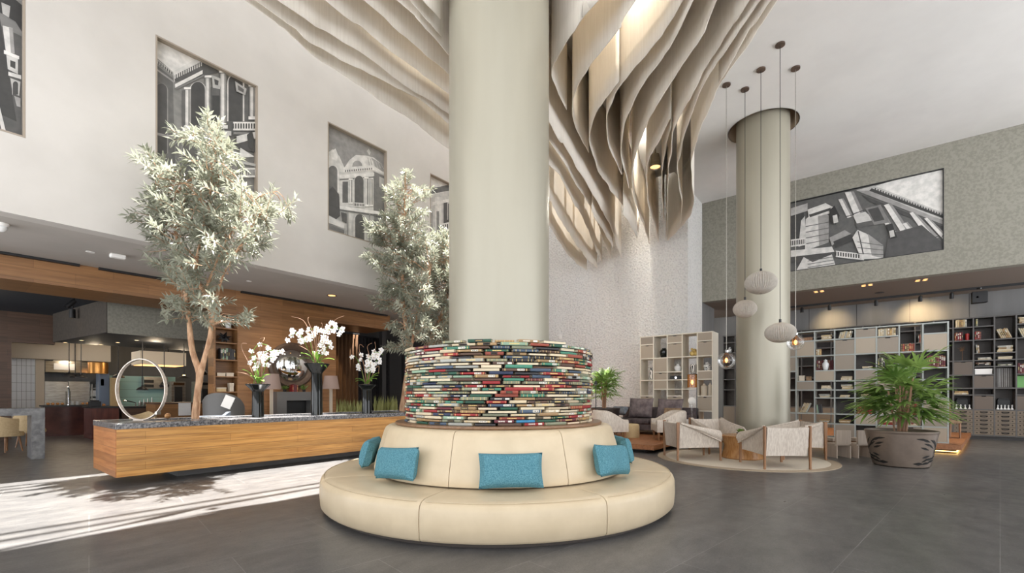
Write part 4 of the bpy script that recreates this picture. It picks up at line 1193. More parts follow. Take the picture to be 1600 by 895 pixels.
def globe(px, py_c, d, r, label):
    c = at(px, py_c, d)
    t = thing('glass_pendant', label, 'pendant lamp', (c.x, c.y, c.z + r), group='clear glass globe pendants')
    canopy_cord(t, None, CEIL - (c.z + r), 'steel')
    MB().ball((0,0,-r), r, 28, 18).build('globe', M['glass'], t)
    MB().lathe([(.04, -.01), (.045, .03), (.02, .05), (0, .05)], 16).build('cap', M['chrome'], t)
    MB().lathe([(r*.38, -r*1.3), (r*.40, -r*.55), (.03, -.02)], 18, cap=False).build('inner_shade', M['amber'], t)
    MB().ball((0,0,-r*.98), (.028,.028,.05)).build('bulb', M['bulb'], t)
    return t
globe(1135, 563, 9.9, .185, 'clear glass globe pendant left of the far column, low over the armchairs')
globe(1243, 535, 9.4, .165, 'clear glass globe pendant right of the far column, in front of bookcase')

# ------------------------------------------------------------------ potted fan palms
def fan_palm(name, label, base, h, spread, nstem, nfan, L, seed, hmin=.35):
    rr = random.Random(seed)
    t = thing(name, label, 'plant', base)
    st, lf = MB(), MB()
    stems = []
    for k in range(nstem):
        a = rr.uniform(0, 2*PI); r0 = rr.uniform(.02, .16)*spread; hh = h*rr.uniform(.5, .8)
        p = [Vector((r0*cos(a), r0*sin(a), 0)), Vector((r0*1.4*cos(a), r0*1.4*sin(a), hh*.5)), Vector((r0*2.1*cos(a), r0*2.1*sin(a), hh))]
        st.tube(smooth_path(p, .1), .017, 6); stems.append(p)
    for k in range(nfan):
        s = stems[k % nstem]; u = rr.uniform(hmin, 1)
        b = s[0]*(1-u)**2 + s[1]*2*u*(1-u) + s[2]*u*u
        a = rr.uniform(0, 2*PI); el = rr.uniform(-.15, 1.2) if u > .6 else rr.uniform(-.1, .6)
        d = Vector((cos(a)*cos(el), sin(a)*cos(el), sin(el)))
        Lp = spread*rr.uniform(.25, .6); hub = b + d*Lp
        lf.tube([b, b+d*Lp*.5+Vector((0,0,.02)), hub], .005, 4)
        side = d.cross(Vector((0,0,1))).normalized(); up = side.cross(d)
        m = rr.randint(6, 9); ro = rr.uniform(-.5, .5)
        for i in range(m):
            q = (i/(m-1)-.5)*2.3
            e = (d*cos(q) + (side*cos(ro)+up*sin(ro))*sin(q)).normalized(); LL = L*rr.uniform(.8, 1.1)*(1-.18*abs(q))
            w = (e.cross(up)).normalized()*L*.052
            P = [hub + e*LL*x + Vector((0,0,-LL*.32*x*x)) for x in (0, .3, .7, 1)]
            W = (.35, 1, .85, .12)
            for x in range(3):
                lf.add([P[x]-w*W[x], P[x]+up*.006, P[x]+w*W[x], P[x+1]+w*W[x+1], P[x+1]+up*.006, P[x+1]-w*W[x+1]], [(0,1,4,5),(1,2,3,4)], 0, True)
    st.build('stems', M['twig'], t); lf.build('fronds', M['palm'], t)
    return t
pd = 8.98; pc = at(1407, HOR, pd)
pot = thing('carved_planter', 'big bronze planter with cut-out leaf pattern in front of the bookcase', 'planter', (pc.x, pc.y, 0))
H_, n_ = .70, 60
PS = .80
prof = [(a*PS, b) for a, b in [(.50, 0), (.545, .02), (.60, .2), (.655, .45), (.695, .63), (.70, .655), (.715, .67), (.715, .69), (.70, .70), (.655, .70), (.64, .68), (.62, .60), (0, .60)]]
cut = MB()
def pr(z):
    for (r0, z0), (r1, z1) in zip(prof, prof[1:]):
        if z0 <= z <= z1: return r0 + (r1-r0)*(z-z0)/max(1e-6, z1-z0)
    return prof[4][0]
def eye(a0, z0, da, dz, sl):                            # a dark almond-shaped opening that follows the wall of the pot
    m = 10; vs = []
    for i in range(2*m):
        q = 2*PI*i/(2*m); x = cos(q); y = sin(q)*(1-.55*abs(x))
        a = a0 + da*x; z = z0 + dz*y + sl*x; r = pr(z) + .004
        vs.append((r*cos(a), r*sin(a), z))
    vs.append((pr(z0)*cos(a0)*1.004+.0, pr(z0)*sin(a0)*1.004, z0))
    cut.add(vs, [(i, (i+1) % (2*m), 2*m) for i in range(2*m)], 0, True)
fc = math.atan2(-pc.y, -pc.x)
for sgn in (-1, 1):
    for k in range(7):
        eye(fc + sgn*(.75+.22*(k % 3)) + .1*(k % 2), .53 - .045*k*.55, .17, .022, -sgn*.025*(1+k % 3))
        eye(fc + sgn*(.85+.2*(k % 3)), .10 + .035*k*.6, .16, .024, sgn*.02*(1+k % 2))
    eye(fc+sgn*.62, .555, .2, .02, -sgn*.012); eye(fc+sgn*.6, .09, .2, .03, 0); eye(fc+sgn*1.35, .33, .08, .05, .02)
    for k in range(4): eye(fc+sgn*(1.7+.3*k), .5-.1*k, .14, .03, .02)
body = MB().lathe(prof, n_)
body.add(cut.v, cut.f, 1, True)
body.build('body', [M['pot'], M['notch']], pot)
MB().lathe([(.50, .60), (.49, .625), (0, .63)], 40).build('bark_mulch', M['soil'], pot)
fan_palm('fan_palm', 'large fan palm growing from the big bronze planter in front of bookcase', (pc.x, pc.y, .636), 1.42, .95, 11, 96, .5, 4, .34)
pc = at(944, HOR, 13.6)
pot = thing('dark_planter', 'wide dark planter by the stucco wall, left of the lounge sofa', 'planter', (pc.x, pc.y, .2))
MB().lathe([(.36, 0), (.40, .1), (.45, .72), (.47, .76), (.47, .80), (.43, .80), (.41, .74), (0, .74)], 40).build('body', M['pot_dark'], pot)
MB().lathe([(.42, .73), (.40, .76), (0, .765)], 30).build('bark_mulch', M['soil'], pot)
fan_palm('fan_palm', 'fan palm with thin stems in the dark planter by the stucco wall', (pc.x, pc.y, .972), 1.25, .66, 7, 60, .40, 9, .5)
# ------------------------------------------------------------------ timber platforms
def deck(name, x0, y0, x1, y1, sk=0):
    mb = MB(); mb.hexa([(x0,y0,.085),(x1,y0-sk,.085),(x1,y1,.085),(x0,y1,.085),(x0,y0,.2),(x1,y0-sk,.2),(x1,y1,.2),(x0,y1,.2)]); mb.box(x0+.35, y0+.35, 0, x1-.2, y1-.2, .085, 1)
    return struct(name, mb, [M['wood_deck'], M['dark']])
deck('floor_platform_lounge', 10.44, 3.97, 15.19, 8.6)
deck('floor_platform_library', 14.89, -1.70, 20.0, 3.96, .8)
struct('trim_9', MB().box(14.97, -1.62, .03, 14.99, 3.6, .05).hexa([(14.97,-1.64,.03),(19.9,-2.40,.03),(19.9,-2.38,.03),(14.97,-1.62,.03),(14.97,-1.64,.05),(19.9,-2.40,.05),(19.9,-2.38,.05),(14.97,-1.62,.05)]), M['led'])

# ------------------------------------------------------------------ shelving built of verticals, shelves, panels and drawers
def case(name, label, xf, ys, zb, zt, depth, cols, mats, th=.032, backs=(), body_to=None):
    """ys: the uprights from left to right (falling y); cols: per bay a list of (z_top, z_bottom, kind)"""
    t = thing(name, label, 'bookcase', (xf, ys[-1], zb))
    def P(mb, x0, y0, z0, x1, y1, z1, mi=0): mb.box(x0-xf, y0-ys[-1], z0-zb, x1-xf, y1-ys[-1], z1-zb, mi)
    fr = MB()
    for y in ys: P(fr, xf, y-th/2, zb, xf+depth, y+th/2, zt)
    for i, col in enumerate(cols):
        y1, y0 = ys[i]-th/2, ys[i+1]+th/2
        zs = sorted({round(z, 3) for a, b, k in col for z in (a, b)})
        for z in zs:
            c = min(max(z, zb+th/2), zt-th/2); P(fr, xf+.002, y0, c-th/2, xf+depth-.002, y1, c+th/2)
    fr.build('frame', mats['frame'], t)
    for i in backs:
        b = MB(); P(b, xf+depth-.02, ys[i+1]+th/2, zb+th, xf+depth-.004, ys[i]-th/2, zt-th); b.build('back', mats['back'], t)
    for i, col in enumerate(cols):
        y1, y0 = ys[i]-th/2-.002, ys[i+1]+th/2+.002
        for a, b, k in col:
            z1, z0 = min(a, zt-th/2)-th/2-.002, max(b, zb+th/2)+th/2+.002
            if k in 'pq':
                m = MB(); P(m, xf+.006, y0, z0, xf+.024, y1, z1); m.build('panel', mats[k], t)
            elif k == 'd':
                m = MB(); h = .035; w = (y1-y0)*.12; c = (y0+y1)/2
                P(m, xf+.006, y0, z0, xf+.03, y1, z1-h); P(m, xf+.006, y0, z1-h, xf+.03, c-w, z1-.012); P(m, xf+.006, c+w, z1-h, xf+.03, y1, z1-.012)
                d = m.build('drawer', mats['d'], t)
                m = MB(); P(m, xf+.03, c-w, z1-h, xf+.034, c+w, z1-.012); m.build('finger_slot', M['notch'], d)
            elif k == 'c':                                  # chest of six shallow drawers with bail pulls
                n = 6
                for j in range(n):
                    q0 = z0+(z1-z0)*j/n+.004; q1 = z0+(z1-z0)*(j+1)/n-.004
                    m = MB(); P(m, xf+.004, y0, q0, xf+.03, y1, q1); d = m.build('drawer', mats['c'], t)
                    c = (y0+y1)/2; m = MB(); zc = (q0+q1)/2
                    pts = [(xf-.002-xf, c+.075-ys[-1], zc+.02-zb), (xf-.02-xf, c+.07-ys[-1], zc-.005-zb), (xf-.022-xf, c-ys[-1], zc-.018-zb), (xf-.02-xf, c-.07-ys[-1], zc-.005-zb), (xf-.002-xf, c-.075-ys[-1], zc+.02-zb)]
                    m.tube(pts, .008, 6); P(m, xf-.002, c-.085, zc+.005, xf+.004, c+.085, zc+.032); m.build('handle', M['notch'], d)
                    for s in (-1, 1):
                        m = MB(); m.ball((-.006, c+s*(y1-y0)*.36-ys[-1], zc-zb), .014, 8, 6); m.build('knob', M['notch'], d)
    return t
# free-standing grey bookcase
XA = 15.3
ya = [onx(p, HOR, XA).y for p in (1243.8, 1272.8, 1304, 1336, 1369.5, 1405, 1442, 1481.5)]
ya = [ya[0] + .44] + ya
r = [3.17, 2.91, 2.48, 2.06, 1.77, 1.52, 1.30, .86, .59, .2]
def rows(spec):
    out = []; i = 0
    for n, k in spec: out.append((r[i], r[i+n], k)); i += n
    return out
colsA = [rows(s) for s in (
  [(1,'o'),(1,'q'),(1,'q'),(2,'o'),(2,'o'),(1,'q'),(1,'q')],
  [(1,'o'),(1,'p'),(2,'o'),(1,'q'),(2,'o'),(1,'o'),(1,'o')],
  [(1,'o'),(1,'o'),(1,'o'),(1,'p'),(1,'o'),(1,'o'),(1,'o'),(1,'o'),(1,'o')],
  [(1,'o'),(1,'d'),(1,'q'),(1,'o'),(1,'o'),(1,'o'),(1,'o'),(1,'o'),(1,'q')],
  [(1,'d'),(1,'p'),(1,'o'),(1,'q'),(1,'d'),(1,'o'),(1,'o'),(1,'p'),(1,'o')],
  [(1,'o'),(1,'d'),(1,'o'),(1,'o'),(1,'p'),(1,'o'),(1,'p'),(1,'o'),(1,'q')],
  [(2,'o'),(1,'o'),(1,'o'),(1,'o'),(1,'o'),(1,'o'),(1,'o'),(1,'d')],
  [(1,'o'),(1,'p'),(1,'o'),(1,'o'),(1,'o'),(1,'o'),(1,'p'),(1,'d'),(1,'p')])]
case('open_bookcase', 'tall pale grey free-standing bookcase with mixed open bays and beige panels', XA, ya, .2, 3.19, .42, colsA,
     dict(frame=M['case_light'], back=M['case_back'], p=M['panel'], q=M['panel2'], d=M['panel2']), backs=(3, 4, 7))
# dark bookcase along the back of the library
XD = 20.2
yd0 = onx(1489.4, HOR, XD).y; pit = yd0 - onx(1521, HOR, XD).y
yd = [yd0 + pit*k for k in range(15, -8, -1)]
Z = [3.81, 3.52, 3.10, 2.68, 2.46, 2.26, 2.01, 1.59, 1.38, .92, .12]
gen = [(Z[0],Z[1],'o'),(Z[1],Z[2],'o'),(Z[2],Z[4],'o'),(Z[4],Z[6],'o'),(Z[6],Z[7],'o'),(Z[7],Z[9],'o'),(Z[9],Z[10],'q')]
c0 = [(Z[0],Z[1],'o'),(Z[1],Z[2],'o'),(Z[2],Z[4],'o'),(Z[4],Z[6],'d'),(Z[6],Z[7],'o'),(Z[7],Z[8],'o'),(Z[8],Z[9],'o'),(Z[9],Z[10],'c')]
c1 = [(Z[0],Z[1],'o'),(Z[1],Z[2],'o'),(Z[2],Z[3],'o'),(Z[3],Z[4],'o'),(Z[4],Z[5],'o'),(Z[5],Z[6],'o'),(Z[6],Z[7],'d'),(Z[7],Z[8],'o'),(Z[8],Z[9],'d'),(Z[9],Z[10],'c')]
c2 = [(Z[0],Z[2],'o'),(Z[2],Z[3],'o'),(Z[3],Z[4],'o'),(Z[4],Z[5],'o'),(Z[5],Z[7],'o'),(Z[7],Z[9],'o'),(Z[9],Z[10],'c')]
c3 = [(Z[0],Z[1],'o'),(Z[1],Z[2],'o'),(Z[2],Z[4],'o'),(Z[4],Z[6],'o'),(Z[6],Z[7],'o'),(Z[7],Z[8],'o'),(Z[8],Z[9],'d'),(Z[9],Z[10],'c')]
colsD = [gen]*15 + [c0, c1, c2, c3, gen, gen, gen]
case('wall_bookcase', 'long dark bookcase with taupe drawers across the back of the library', XD, yd, .1, 3.83, .42, colsD,
     dict(frame=M['case_dark'], back=M['case_back'], p=M['drawer_dark'], q=M['chest'], d=M['drawer_dark'], c=M['chest']), th=.034, backs=range(22))
struct('trim_10', MB().box(XD+.05, yd[-1], 0, XD+.4, yd[0], .1), M['dark'])
# ivory shelf behind the lounge sofa
XW = 14.2
yw = [onx(p, HOR, XW).y for p in (1000.5, 1021, 1042.5, 1065.8, 1089.5, 1113)]
W = [3.27, 3.0, 2.55, 2.10, 1.85, 1.56, 1.35, .90, .2]
colsW = [[(W[0],W[1],'q'),(W[1],W[2],'d'),(W[2],W[4],'o'),(W[4],W[6],'o'),(W[6],W[7],'d'),(W[7],W[8],'o')],
         [(W[0],W[2],'o'),(W[2],W[3],'p'),(W[3],W[4],'d'),(W[4],W[5],'p'),(W[5],W[7],'o'),(W[7],W[8],'p')],
         [(W[0],W[1],'d'),(W[1],W[2],'d'),(W[2],W[3],'o'),(W[3],W[4],'o'),(W[4],W[5],'o'),(W[5],W[6],'o'),(W[6],W[7],'d'),(W[7],W[8],'o')],
         [(W[0],W[2],'o'),(W[2],W[4],'o'),(W[4],W[5],'o'),(W[5],W[8],'o')],
         [(W[0],W[1],'p'),(W[1],W[2],'d'),(W[2],W[3],'o'),(W[3],W[4],'p'),(W[4],W[6],'o'),(W[6],W[7],'d'),(W[7],W[8],'o')]]
case('ivory_shelf', 'ivory open shelf unit with beige drawers standing behind the lounge sofa', XW, yw, .2, 3.27, .62, colsW,
     dict(frame=M['case_pale'], back=M['case_back'], p=M['panel'], q=M['panel2'], d=M['panel']), th=.03)

# ------------------------------------------------------------------ what stands on the shelves
UPR = Matrix(((-1,0,0),(0,0,1),(0,1,0))).to_4x4()
PAL = {'cream': ['cream','pale grey','cream','tan'], 'red': ['crimson','brick red','crimson','maroon'], 'mix': list(DYE), 'mono': ['charcoal','pale grey','mint','charcoal'],
       'maroon': ['maroon'], 'brown': ['brown','brick red','tan','crimson'], 'grey': ['pale grey','charcoal','grey olive'], 'white': ['pale grey','cream']}
def row(xf, ya_, yb, z, h, pal, where, lean=0, tmin=.025, tmax=.045, dep=.22, group='upright books in the library', jl=0, xo=0):
    """upright books from y=ya_ (left) to y=yb (right)"""
    lean = -lean
    y = ya_ - .012 - (h*sin(math.radians(-lean)) if lean < 0 else 0); k = 0
    while True:
        t = R.uniform(tmin, tmax); hh = h*R.uniform(.86, 1.0); a = lean + R.uniform(-jl, jl)
        step = t/max(.6, cos(math.radians(a))) + .0025
        if y - step < yb + .006 + (hh*sin(abs(math.radians(a))) + .01 if a > 0 else 0): break
        k += 1; dye = PAL[pal][R.randrange(len(PAL[pal]))]
        o = book_obj('shelf_book', R.choice(['bands','label','title','plain','pale','dark']), dye)
        ar = math.radians(a)
        m = Matrix.Rotation(ar, 4, 'X') @ UPR
        o.rotation_euler = m.to_euler(); o.scale = (dep, hh, t)
        # lowest corner of the tilted book rests on the shelf
        lo = min((Matrix.Rotation(ar, 4, 'X') @ Vector((0, yy, zz))).z for yy in (0, -t) for zz in (0, hh))
        off = Matrix.Rotation(ar, 4, 'X') @ Vector((0, -t, hh/2))
        o.location = (xf + .03 + xo + dep/2, y + off.y, z + .002 - lo + off.z)
        tag(o, f"{dye} book, {ORD[k]} from left in {where}", 'book', group)
        y -= step
    return k
def stack(xf, yc, z, n, where, pal='mix', L=.26, t=.035, group='books lying flat in the library'):
    for k in range(n):
        dye = PAL[pal][R.randrange(len(PAL[pal]))]
        o = book_obj('flat_book', R.choice(['label','title','plain','pale','fore']), dye)
        th = t*R.uniform(.7, 1.1); LL = L*R.uniform(.8, 1)
        o.rotation_euler = (0, 0, PI + R.uniform(-.06, .06)); o.scale = (.21, LL, th); o.location = (xf+.15, yc+R.uniform(-.012,.012), z)
        z += th + .001
        nm = ['lowest', 'second', 'third', 'fourth', 'fifth'][k] if k < n-1 else 'topmost'
        tag(o, f"{dye} book, {nm} of flat stack on {where}", 'book', group)
def bay(ys, i, th=.034): return ys[i]-th/2-.004, ys[i+1]+th/2+.004
def fl(z, th=.032): return max(z, .216) + th/2 + .0015
A_ = lambda i: bay(ya, i)
nA = ['', 'first', 'second', 'third', 'fourth', 'fifth', 'sixth', 'seventh']
gb = 'grey bookcase bay'
for col, zi, h, pal, lean, frac, desc in (
    (3, 1, .20, 'cream', -14, (0.12, 1), 'leaning row, top of third'), (5, 1, .2, 'cream', 0, (0, 1), 'row, top of fifth'),
    (2, 2, .19, 'cream', 0, (0, .38), 'short row, second shelf of second'), (2, 2, .2, 'cream', -20, (.58, .86), 'leaning pair, second shelf of second'),
    (2, 3, .3, 'maroon', 0, (0, 1), 'row, third shelf of second'), (1, 7, .30, 'cream', -22, (.12, .95), 'leaning row, lower half of first'),
    (2, 7, .26, 'mono', 6, (0, .45), 'row, seventh shelf of second'), (2, 9, .24, 'mono', 0, (.1, .7), 'row, bottom of second'),
    (3, 7, .3, 'red', -20, (.66, 1), 'leaning row, seventh shelf of third'), (4, 7, .32, 'red', -4, (0, .96), 'row, seventh shelf of fourth'),
    (6, 2, .2, 'brown', 0, (0, .7), 'row, upper half of sixth'), (6, 7, .3, 'brown', -6, (.2, .95), 'row, seventh shelf of sixth'),
    (7, 3, .3, 'maroon', 0, (.1, 1), 'row, third shelf of seventh'), (7, 6, .17, 'white', -24, (.4, .9), 'leaning row, sixth shelf of seventh'), (5, 3, .3, 'grey', 0, (0, .4), 'row, third shelf of fifth'),
    (6, 4, .22, 'mix', 0, (.1, .8), 'row, fourth shelf of sixth')):
    a, b = A_(col); w = a-b
    row(XA, a-w*frac[0], a-w*frac[1], fl(r[zi]), h, pal, f'{desc} {gb}', lean, xo=.14 if (col, zi) == (2, 3) else 0, dep=.2)
for col, zi, n, fr, pal, desc in ((2, 1, 4, .6, 'cream', 'top of second'), (2, 2, 0, .5, 'white', ''), (3, 4, 3, .6, 'cream', 'fourth shelf of third'), (3, 5, 4, .62, 'white', 'fifth shelf of third'),
    (4, 3, 2, .6, 'white', 'third shelf of fourth'), (2, 5, 3, .6, 'white', 'fifth shelf of second'), (2, 6, 3, .5, 'cream', 'sixth shelf of second'), (3, 6, 2, .5, 'white', 'sixth shelf of third'),
    (2, 8, 3, .5, 'cream', 'eighth shelf of second'), (3, 8, 3, .5, 'cream', 'eighth shelf of third'), (4, 6, 3, .55, 'cream', 'sixth shelf of fourth'), (5, 8, 3, .5, 'brown', 'eighth shelf of fifth'), (6, 8, 2, .5, 'mix', 'eighth shelf of sixth')):
    a, b = A_(col); stack(XA, a-(a-b)*fr, fl(r[zi])+.001, n, f'{desc} {gb}', pal)
D_ = lambda i: bay(yd, 15+i)
db = 'dark bookcase'
for col, z, h, pal, lean, frac, desc in (
    (0, Z[1], .26, 'cream', 0, (.05, .8), 'top-left row, right part of'), (0, Z[2], .27, 'red', 0, (.0, .6), 'red row under top-left cream books in'),
    (1, Z[1], .26, 'grey', 0, (.05, .3), 'short top row, second visible bay of'), (1, Z[2], .27, 'red', 0, (0, .4), 'upright red row, second visible bay of'), (1, Z[2], .30, 'red', -42, (.42, 1), 'slumped red row, second visible bay of'),
    (1, Z[3], .27, 'cream', 4, (.05, .4), 'third-shelf row, second visible bay of'), (2, Z[2], .32, 'cream', 20, (.0, 1), 'leaning row, third visible bay of'),
    (3, Z[2], .3, 'cream', 20, (0, .9), 'leaning row at right edge of'), (3, Z[6], .32, 'maroon', 0, (0, 1), 'maroon row at right edge of'),
    (-2, Z[2], .27, 'mix', 0, (.1, .8), 'second-shelf row left of cream-topped bay in')):
    a, b = D_(col); w = a-b
    row(XD, a-w*frac[0], a-w*frac[1], z+.018, h, pal, f'{desc} {db}', lean, .03, .052)
for col, z, n, fr, pal, desc in ((1, Z[4], 2, .55, 'cream', 'fourth shelf, second visible bay of'), (1, Z[5], 3, .5, 'mix', 'fifth shelf, second visible bay of'), (2, Z[3], 4, .5, 'cream', 'third shelf, third visible bay of'),
    (2, Z[4], 2, .5, 'grey', 'fourth shelf, third visible bay of'), (2, Z[5], 2, .5, 'grey', 'fifth shelf, third visible bay of'), (3, Z[1], 4, .5, 'cream', 'top shelf at right edge of'), (0, Z[8], 2, .4, 'tan' if False else 'cream', 'shelf above the chessmen in')):
    a, b = D_(col); stack(XD, a-(a-b)*fr, z+.019, n, f'{desc} {db}', pal, .34, .05)
def lathe_thing(name, label, cat, prof, m, loc, extra=None, group=None, n=24):
    o = MB().lathe(prof, n).build(name, m); o.location = loc
    if extra: extra(o)
    return tag(o, label, cat, group)
def jar(loc, h, w, m, label, lid=True, name='ginger_jar', cat='jar'):
    t = thing(name, label, cat, loc)
    MB().lathe([(w*.32, 0), (w*.38, h*.05), (w*.5, h*.45), (w*.49, h*.6), (w*.3, h*.74), (w*.22, h*.78), (w*.22, h*.84), (w*.19, h*.84), (0, h*.82)], 24).build('body', m, t)
    if lid: MB().lathe([(w*.24, h*.845), (w*.26, h*.86), (w*.24, h*.93), (w*.06, h*.955), (w*.06, h), (0, h)], 20).build('lid', m, t)
    return t
def zebra(name, c1, c2, ax=0, sc=18):
    t = NT(name); v = t.coord((1, 1, .25) if ax == 0 else (1,1,1))
    w = t.node('ShaderNodeTexWave'); w.inputs['Scale'].default_value = sc; w.inputs['Distortion'].default_value = 5; w.inputs['Detail'].default_value = 1
    t.link(v, w.inputs['Vector']); t.link(t.ramp(w.outputs['Fac'], [(.45, c1), (.55, c2)]), t.p.inputs['Base Color']); t.p.inputs['Roughness'].default_value = .25
    return t.m
M['zebra'] = zebra('striped_glaze', (32,30,30), (232,228,222)); M['pattern'] = mat('patterned_glaze', (232,230,226), .2, c2=(70,74,84), scale=34, lo=.5, hi=.56)
a, b = A_(2); jar((XA+.085, (a+b)/2-.02, fl(r[3])+.002), .30, .16, M['whitegloss'], 'white lidded ginger jar before the maroon books in grey bookcase')
Wc = lambda i: ((yw[i]+yw[i+1])/2)
ws = lambda z: z + .017
jar((XW+.2, Wc(1)-.05, ws(W[2])), .36, .27, M['vase_black'], 'squat black vase in the ivory shelf, second column near the top', False, 'black_vase', 'vase')
t = thing('striped_vase', 'tall black and white striped vase in first column of ivory shelf', 'vase', (XW+.2, Wc(0)-.09, ws(W[4])))
MB().lathe([(.06, 0), (.075, .04), (.085, .25), (.07, .36), (.075, .40), (.065, .40), (0, .36)], 20).build('body', M['zebra'], t)
t = thing('striped_vase', 'black and white striped vase in fourth column of ivory shelf', 'vase', (XW+.2, Wc(3)-.06, ws(W[4])))
MB().lathe([(.06, 0), (.08, .05), (.05, .13), (.10, .22), (.105, .40), (.09, .46), (.08, .46), (0, .4)], 20).build('body', M['zebra'], t)
MB().lathe([(.10, .13), (.12, .14), (.12, .16), (.05, .165)], 20).build('collar', M['vase_black'], t)
jar((XW+.2, Wc(2)-.04, ws(W[3])), .25, .22, M['whitegloss'], 'white square-shouldered jar in third column of ivory shelf', True)
jar((XW+.2, Wc(4)-.02, ws(W[3])), .26, .22, M['pattern'], 'blue and white patterned jar in last column of ivory shelf')
t = thing('media_box', 'low black box with silver dial in third column of ivory shelf', 'box', (XW+.22, Wc(2), ws(W[4])))
MB().box(-.1, -.17, 0, .1, .17, .11).build('body', M['black'], t, bevel=.006); MB().lathe([(.035, 0), (.035, .012), (0, .012)], 16).build('dial', M['chrome'], t).location = (-.1, .0, .055)
t.children[1].rotation_euler = (0, -PI/2, 0)
def ridged(loc, r0, h, label):
    t = thing('ridged_jar', label, 'jar', loc)
    pf = []
    for k in range(9): pf += [(r0*.94, h*.8*k/9), (r0, h*.8*(k+.5)/9)]
    MB().lathe(pf + [(r0*.9, h*.8), (r0*.5, h*.82), (0, h*.82)], 22).build('body', M['cream'], t)
    MB().lathe([(r0*.4, h*.82), (r0*.45, h*.9), (r0*.15, h*.93), (r0*.15, h), (0, h)], 16).build('lid', M['cream'], t)
ridged((XW+.2, Wc(4)+.07, ws(W[6])), .10, .37, 'larger ridged cream jar in last column of ivory shelf')
ridged((XW+.2, Wc(4)-.10, ws(W[6])), .055, .40, 'slimmer ridged cream jar at right of the larger ridged jar')
t = thing('glass_bottles', 'pale yellow ornament of rounded shells in fourth column of ivory shelf', 'ornament', (XW+.25, Wc(3)-.06, ws(W[2])))
mb = MB()
for x, y, z, q in ((0,.05,.09,.085),(0,-.06,.08,.08),(.03,0,.18,.065),(-.02,.06,.22,.04)): mb.ball((x, y, z), (q, q, q), 14, 10)
mb.build('body', M['gilt'], t)
# curios in the pale bookcase's first bay and chessmen in the dark one
a, b = A_(1); c = (a+b)/2
for k, (dy, w_, h_, m, lab) in enumerate(((.09,.13,.15,'cream','small beige box, left of two in third-row bay of grey bookcase'),(-.08,.13,.12,'tan','small tan box, right of two in third-row bay of grey bookcase'))):
    t = thing('storage_box', lab, 'box', (XA+.12, c+dy, fl(r[4])+.0)); MB().box(-.07, -w_/2, 0, .07, w_/2, h_*.75).build('body', M[m], t, bevel=.004); MB().box(-.074, -w_/2-.004, h_*.75, .074, w_/2+.004, h_).build('lid', M[m], t)
o = MB().box(-.1, -.17, 0, .1, .17, .09).build('wooden_case', M['wood_leg'], bevel=.01); o.location = (XA+.15, c, fl(r[1])+.001); tag(o, 'flat wooden case lying in the top of first grey bookcase bay', 'box')
def chessman(loc, lab, m, g):
    return lathe_thing('chess_piece', lab, 'chess piece', [(.035, 0), (.035, .02), (.018, .04), (.012, .085), (.024, .095), (.012, .1), (.022, .12), (.0, .145)], M[m], loc, group=g, n=14)
for col, n_, nm in ((2, 5, 'under the black box in dark bookcase'), (0, 4, 'at left end of dark bookcase')):
    a, b = D_(col)
    for k in range(n_):
        chessman((XD+.06, a-(a-b)*(.14+.72*k/(n_-1)), Z[9]+.019), f'white chess piece, {ORD[k+1]} from left in row {nm}', 'whitegloss', 'white chess pieces in the dark bookcase')
    o = MB().box(-.08, -.14, 0, .08, .14, .30).box(-.06, -.12, .30, .06, .12, .34).build('display_box', M['black'], bevel=.008); o.location = (XD+.26, (a+b)/2, Z[9]+.019)
    tag(o, f'black display box behind the white chess pieces {"of the third visible bay" if col == 2 else "at the left end"}', 'box')
a, b = D_(2)
t = thing('leaning_photo', 'dark monochrome photo leaning in third visible bay of dark bookcase', 'photo', (XD+.2, (a+b)/2, Z[7]+.018))
MB().box(-.01, (b-a)/2+.02, 0, .01, (a-b)/2-.02, .62).build('board', M['case_back'], t)
mb = MB()
for k in range(7): y = (b-a)/2+.05+(a-b-.1)*k/7; mb.box(-.013, y, .02, -.0105, y+.018+.006*(k % 3), .60)
mb.build('photo_print', gmat(150), t); t.rotation_euler = (0, .05, 0)
a, b = D_(3)
o = MB().hexa([(-.01, -.18, 0), (.01, -.18, 0), (.01, .19, 0), (-.01, .19, 0), (.05, -.18, .36), (.07, -.18, .36), (.07, .19, .36), (.05, .19, .36)]).build('green_picture', M['green']); o.location = (XD+.15, (a+b)/2, Z[7]+.018)
tag(o, 'green picture card leaning at the right edge of dark bookcase', 'picture')
a, b = D_(1); t = thing('white_box', 'long white box on the fifth shelf, second visible bay of dark bookcase', 'box', (XD+.15, (a+b)/2, Z[6]+.018))
MB().box(-.1, -.19, 0, .1, .19, .13).build('body', M['white'], t); MB().box(-.103, -.194, .13, .103, .194, .17).build('lid', M['white'], t)
a, b = D_(0); lathe_thing('red_canister', 'red round canister beside the red books in dark bookcase', 'canister', [(.05, 0), (.05, .17), (.052, .17), (.052, .21), (.015, .215), (0, .23)], M['red'], (XD+.14, a-(a-b)*.76, Z[2]+.018))
t = thing('branch_ornament', 'thin twiggy ornament on a stem in dark bookcase left bay', 'ornament', (XD+.2, (a+b)/2, Z[4]+.018)); MB().lathe([(.05, 0), (.05, .012), (0, .014)], 14).build('base', M['black'], t)
mb = MB().tube([(0,0,0),(0,0,.34)], .006, 6)
for k in range(16): q = Vector((R.uniform(-.04,.04), R.gauss(0,.05), .36+R.uniform(-.06,.12))); mb.tube([(0,0,.33), q], .004, 4)
mb.build('twigs', M['wood_leg'], t)
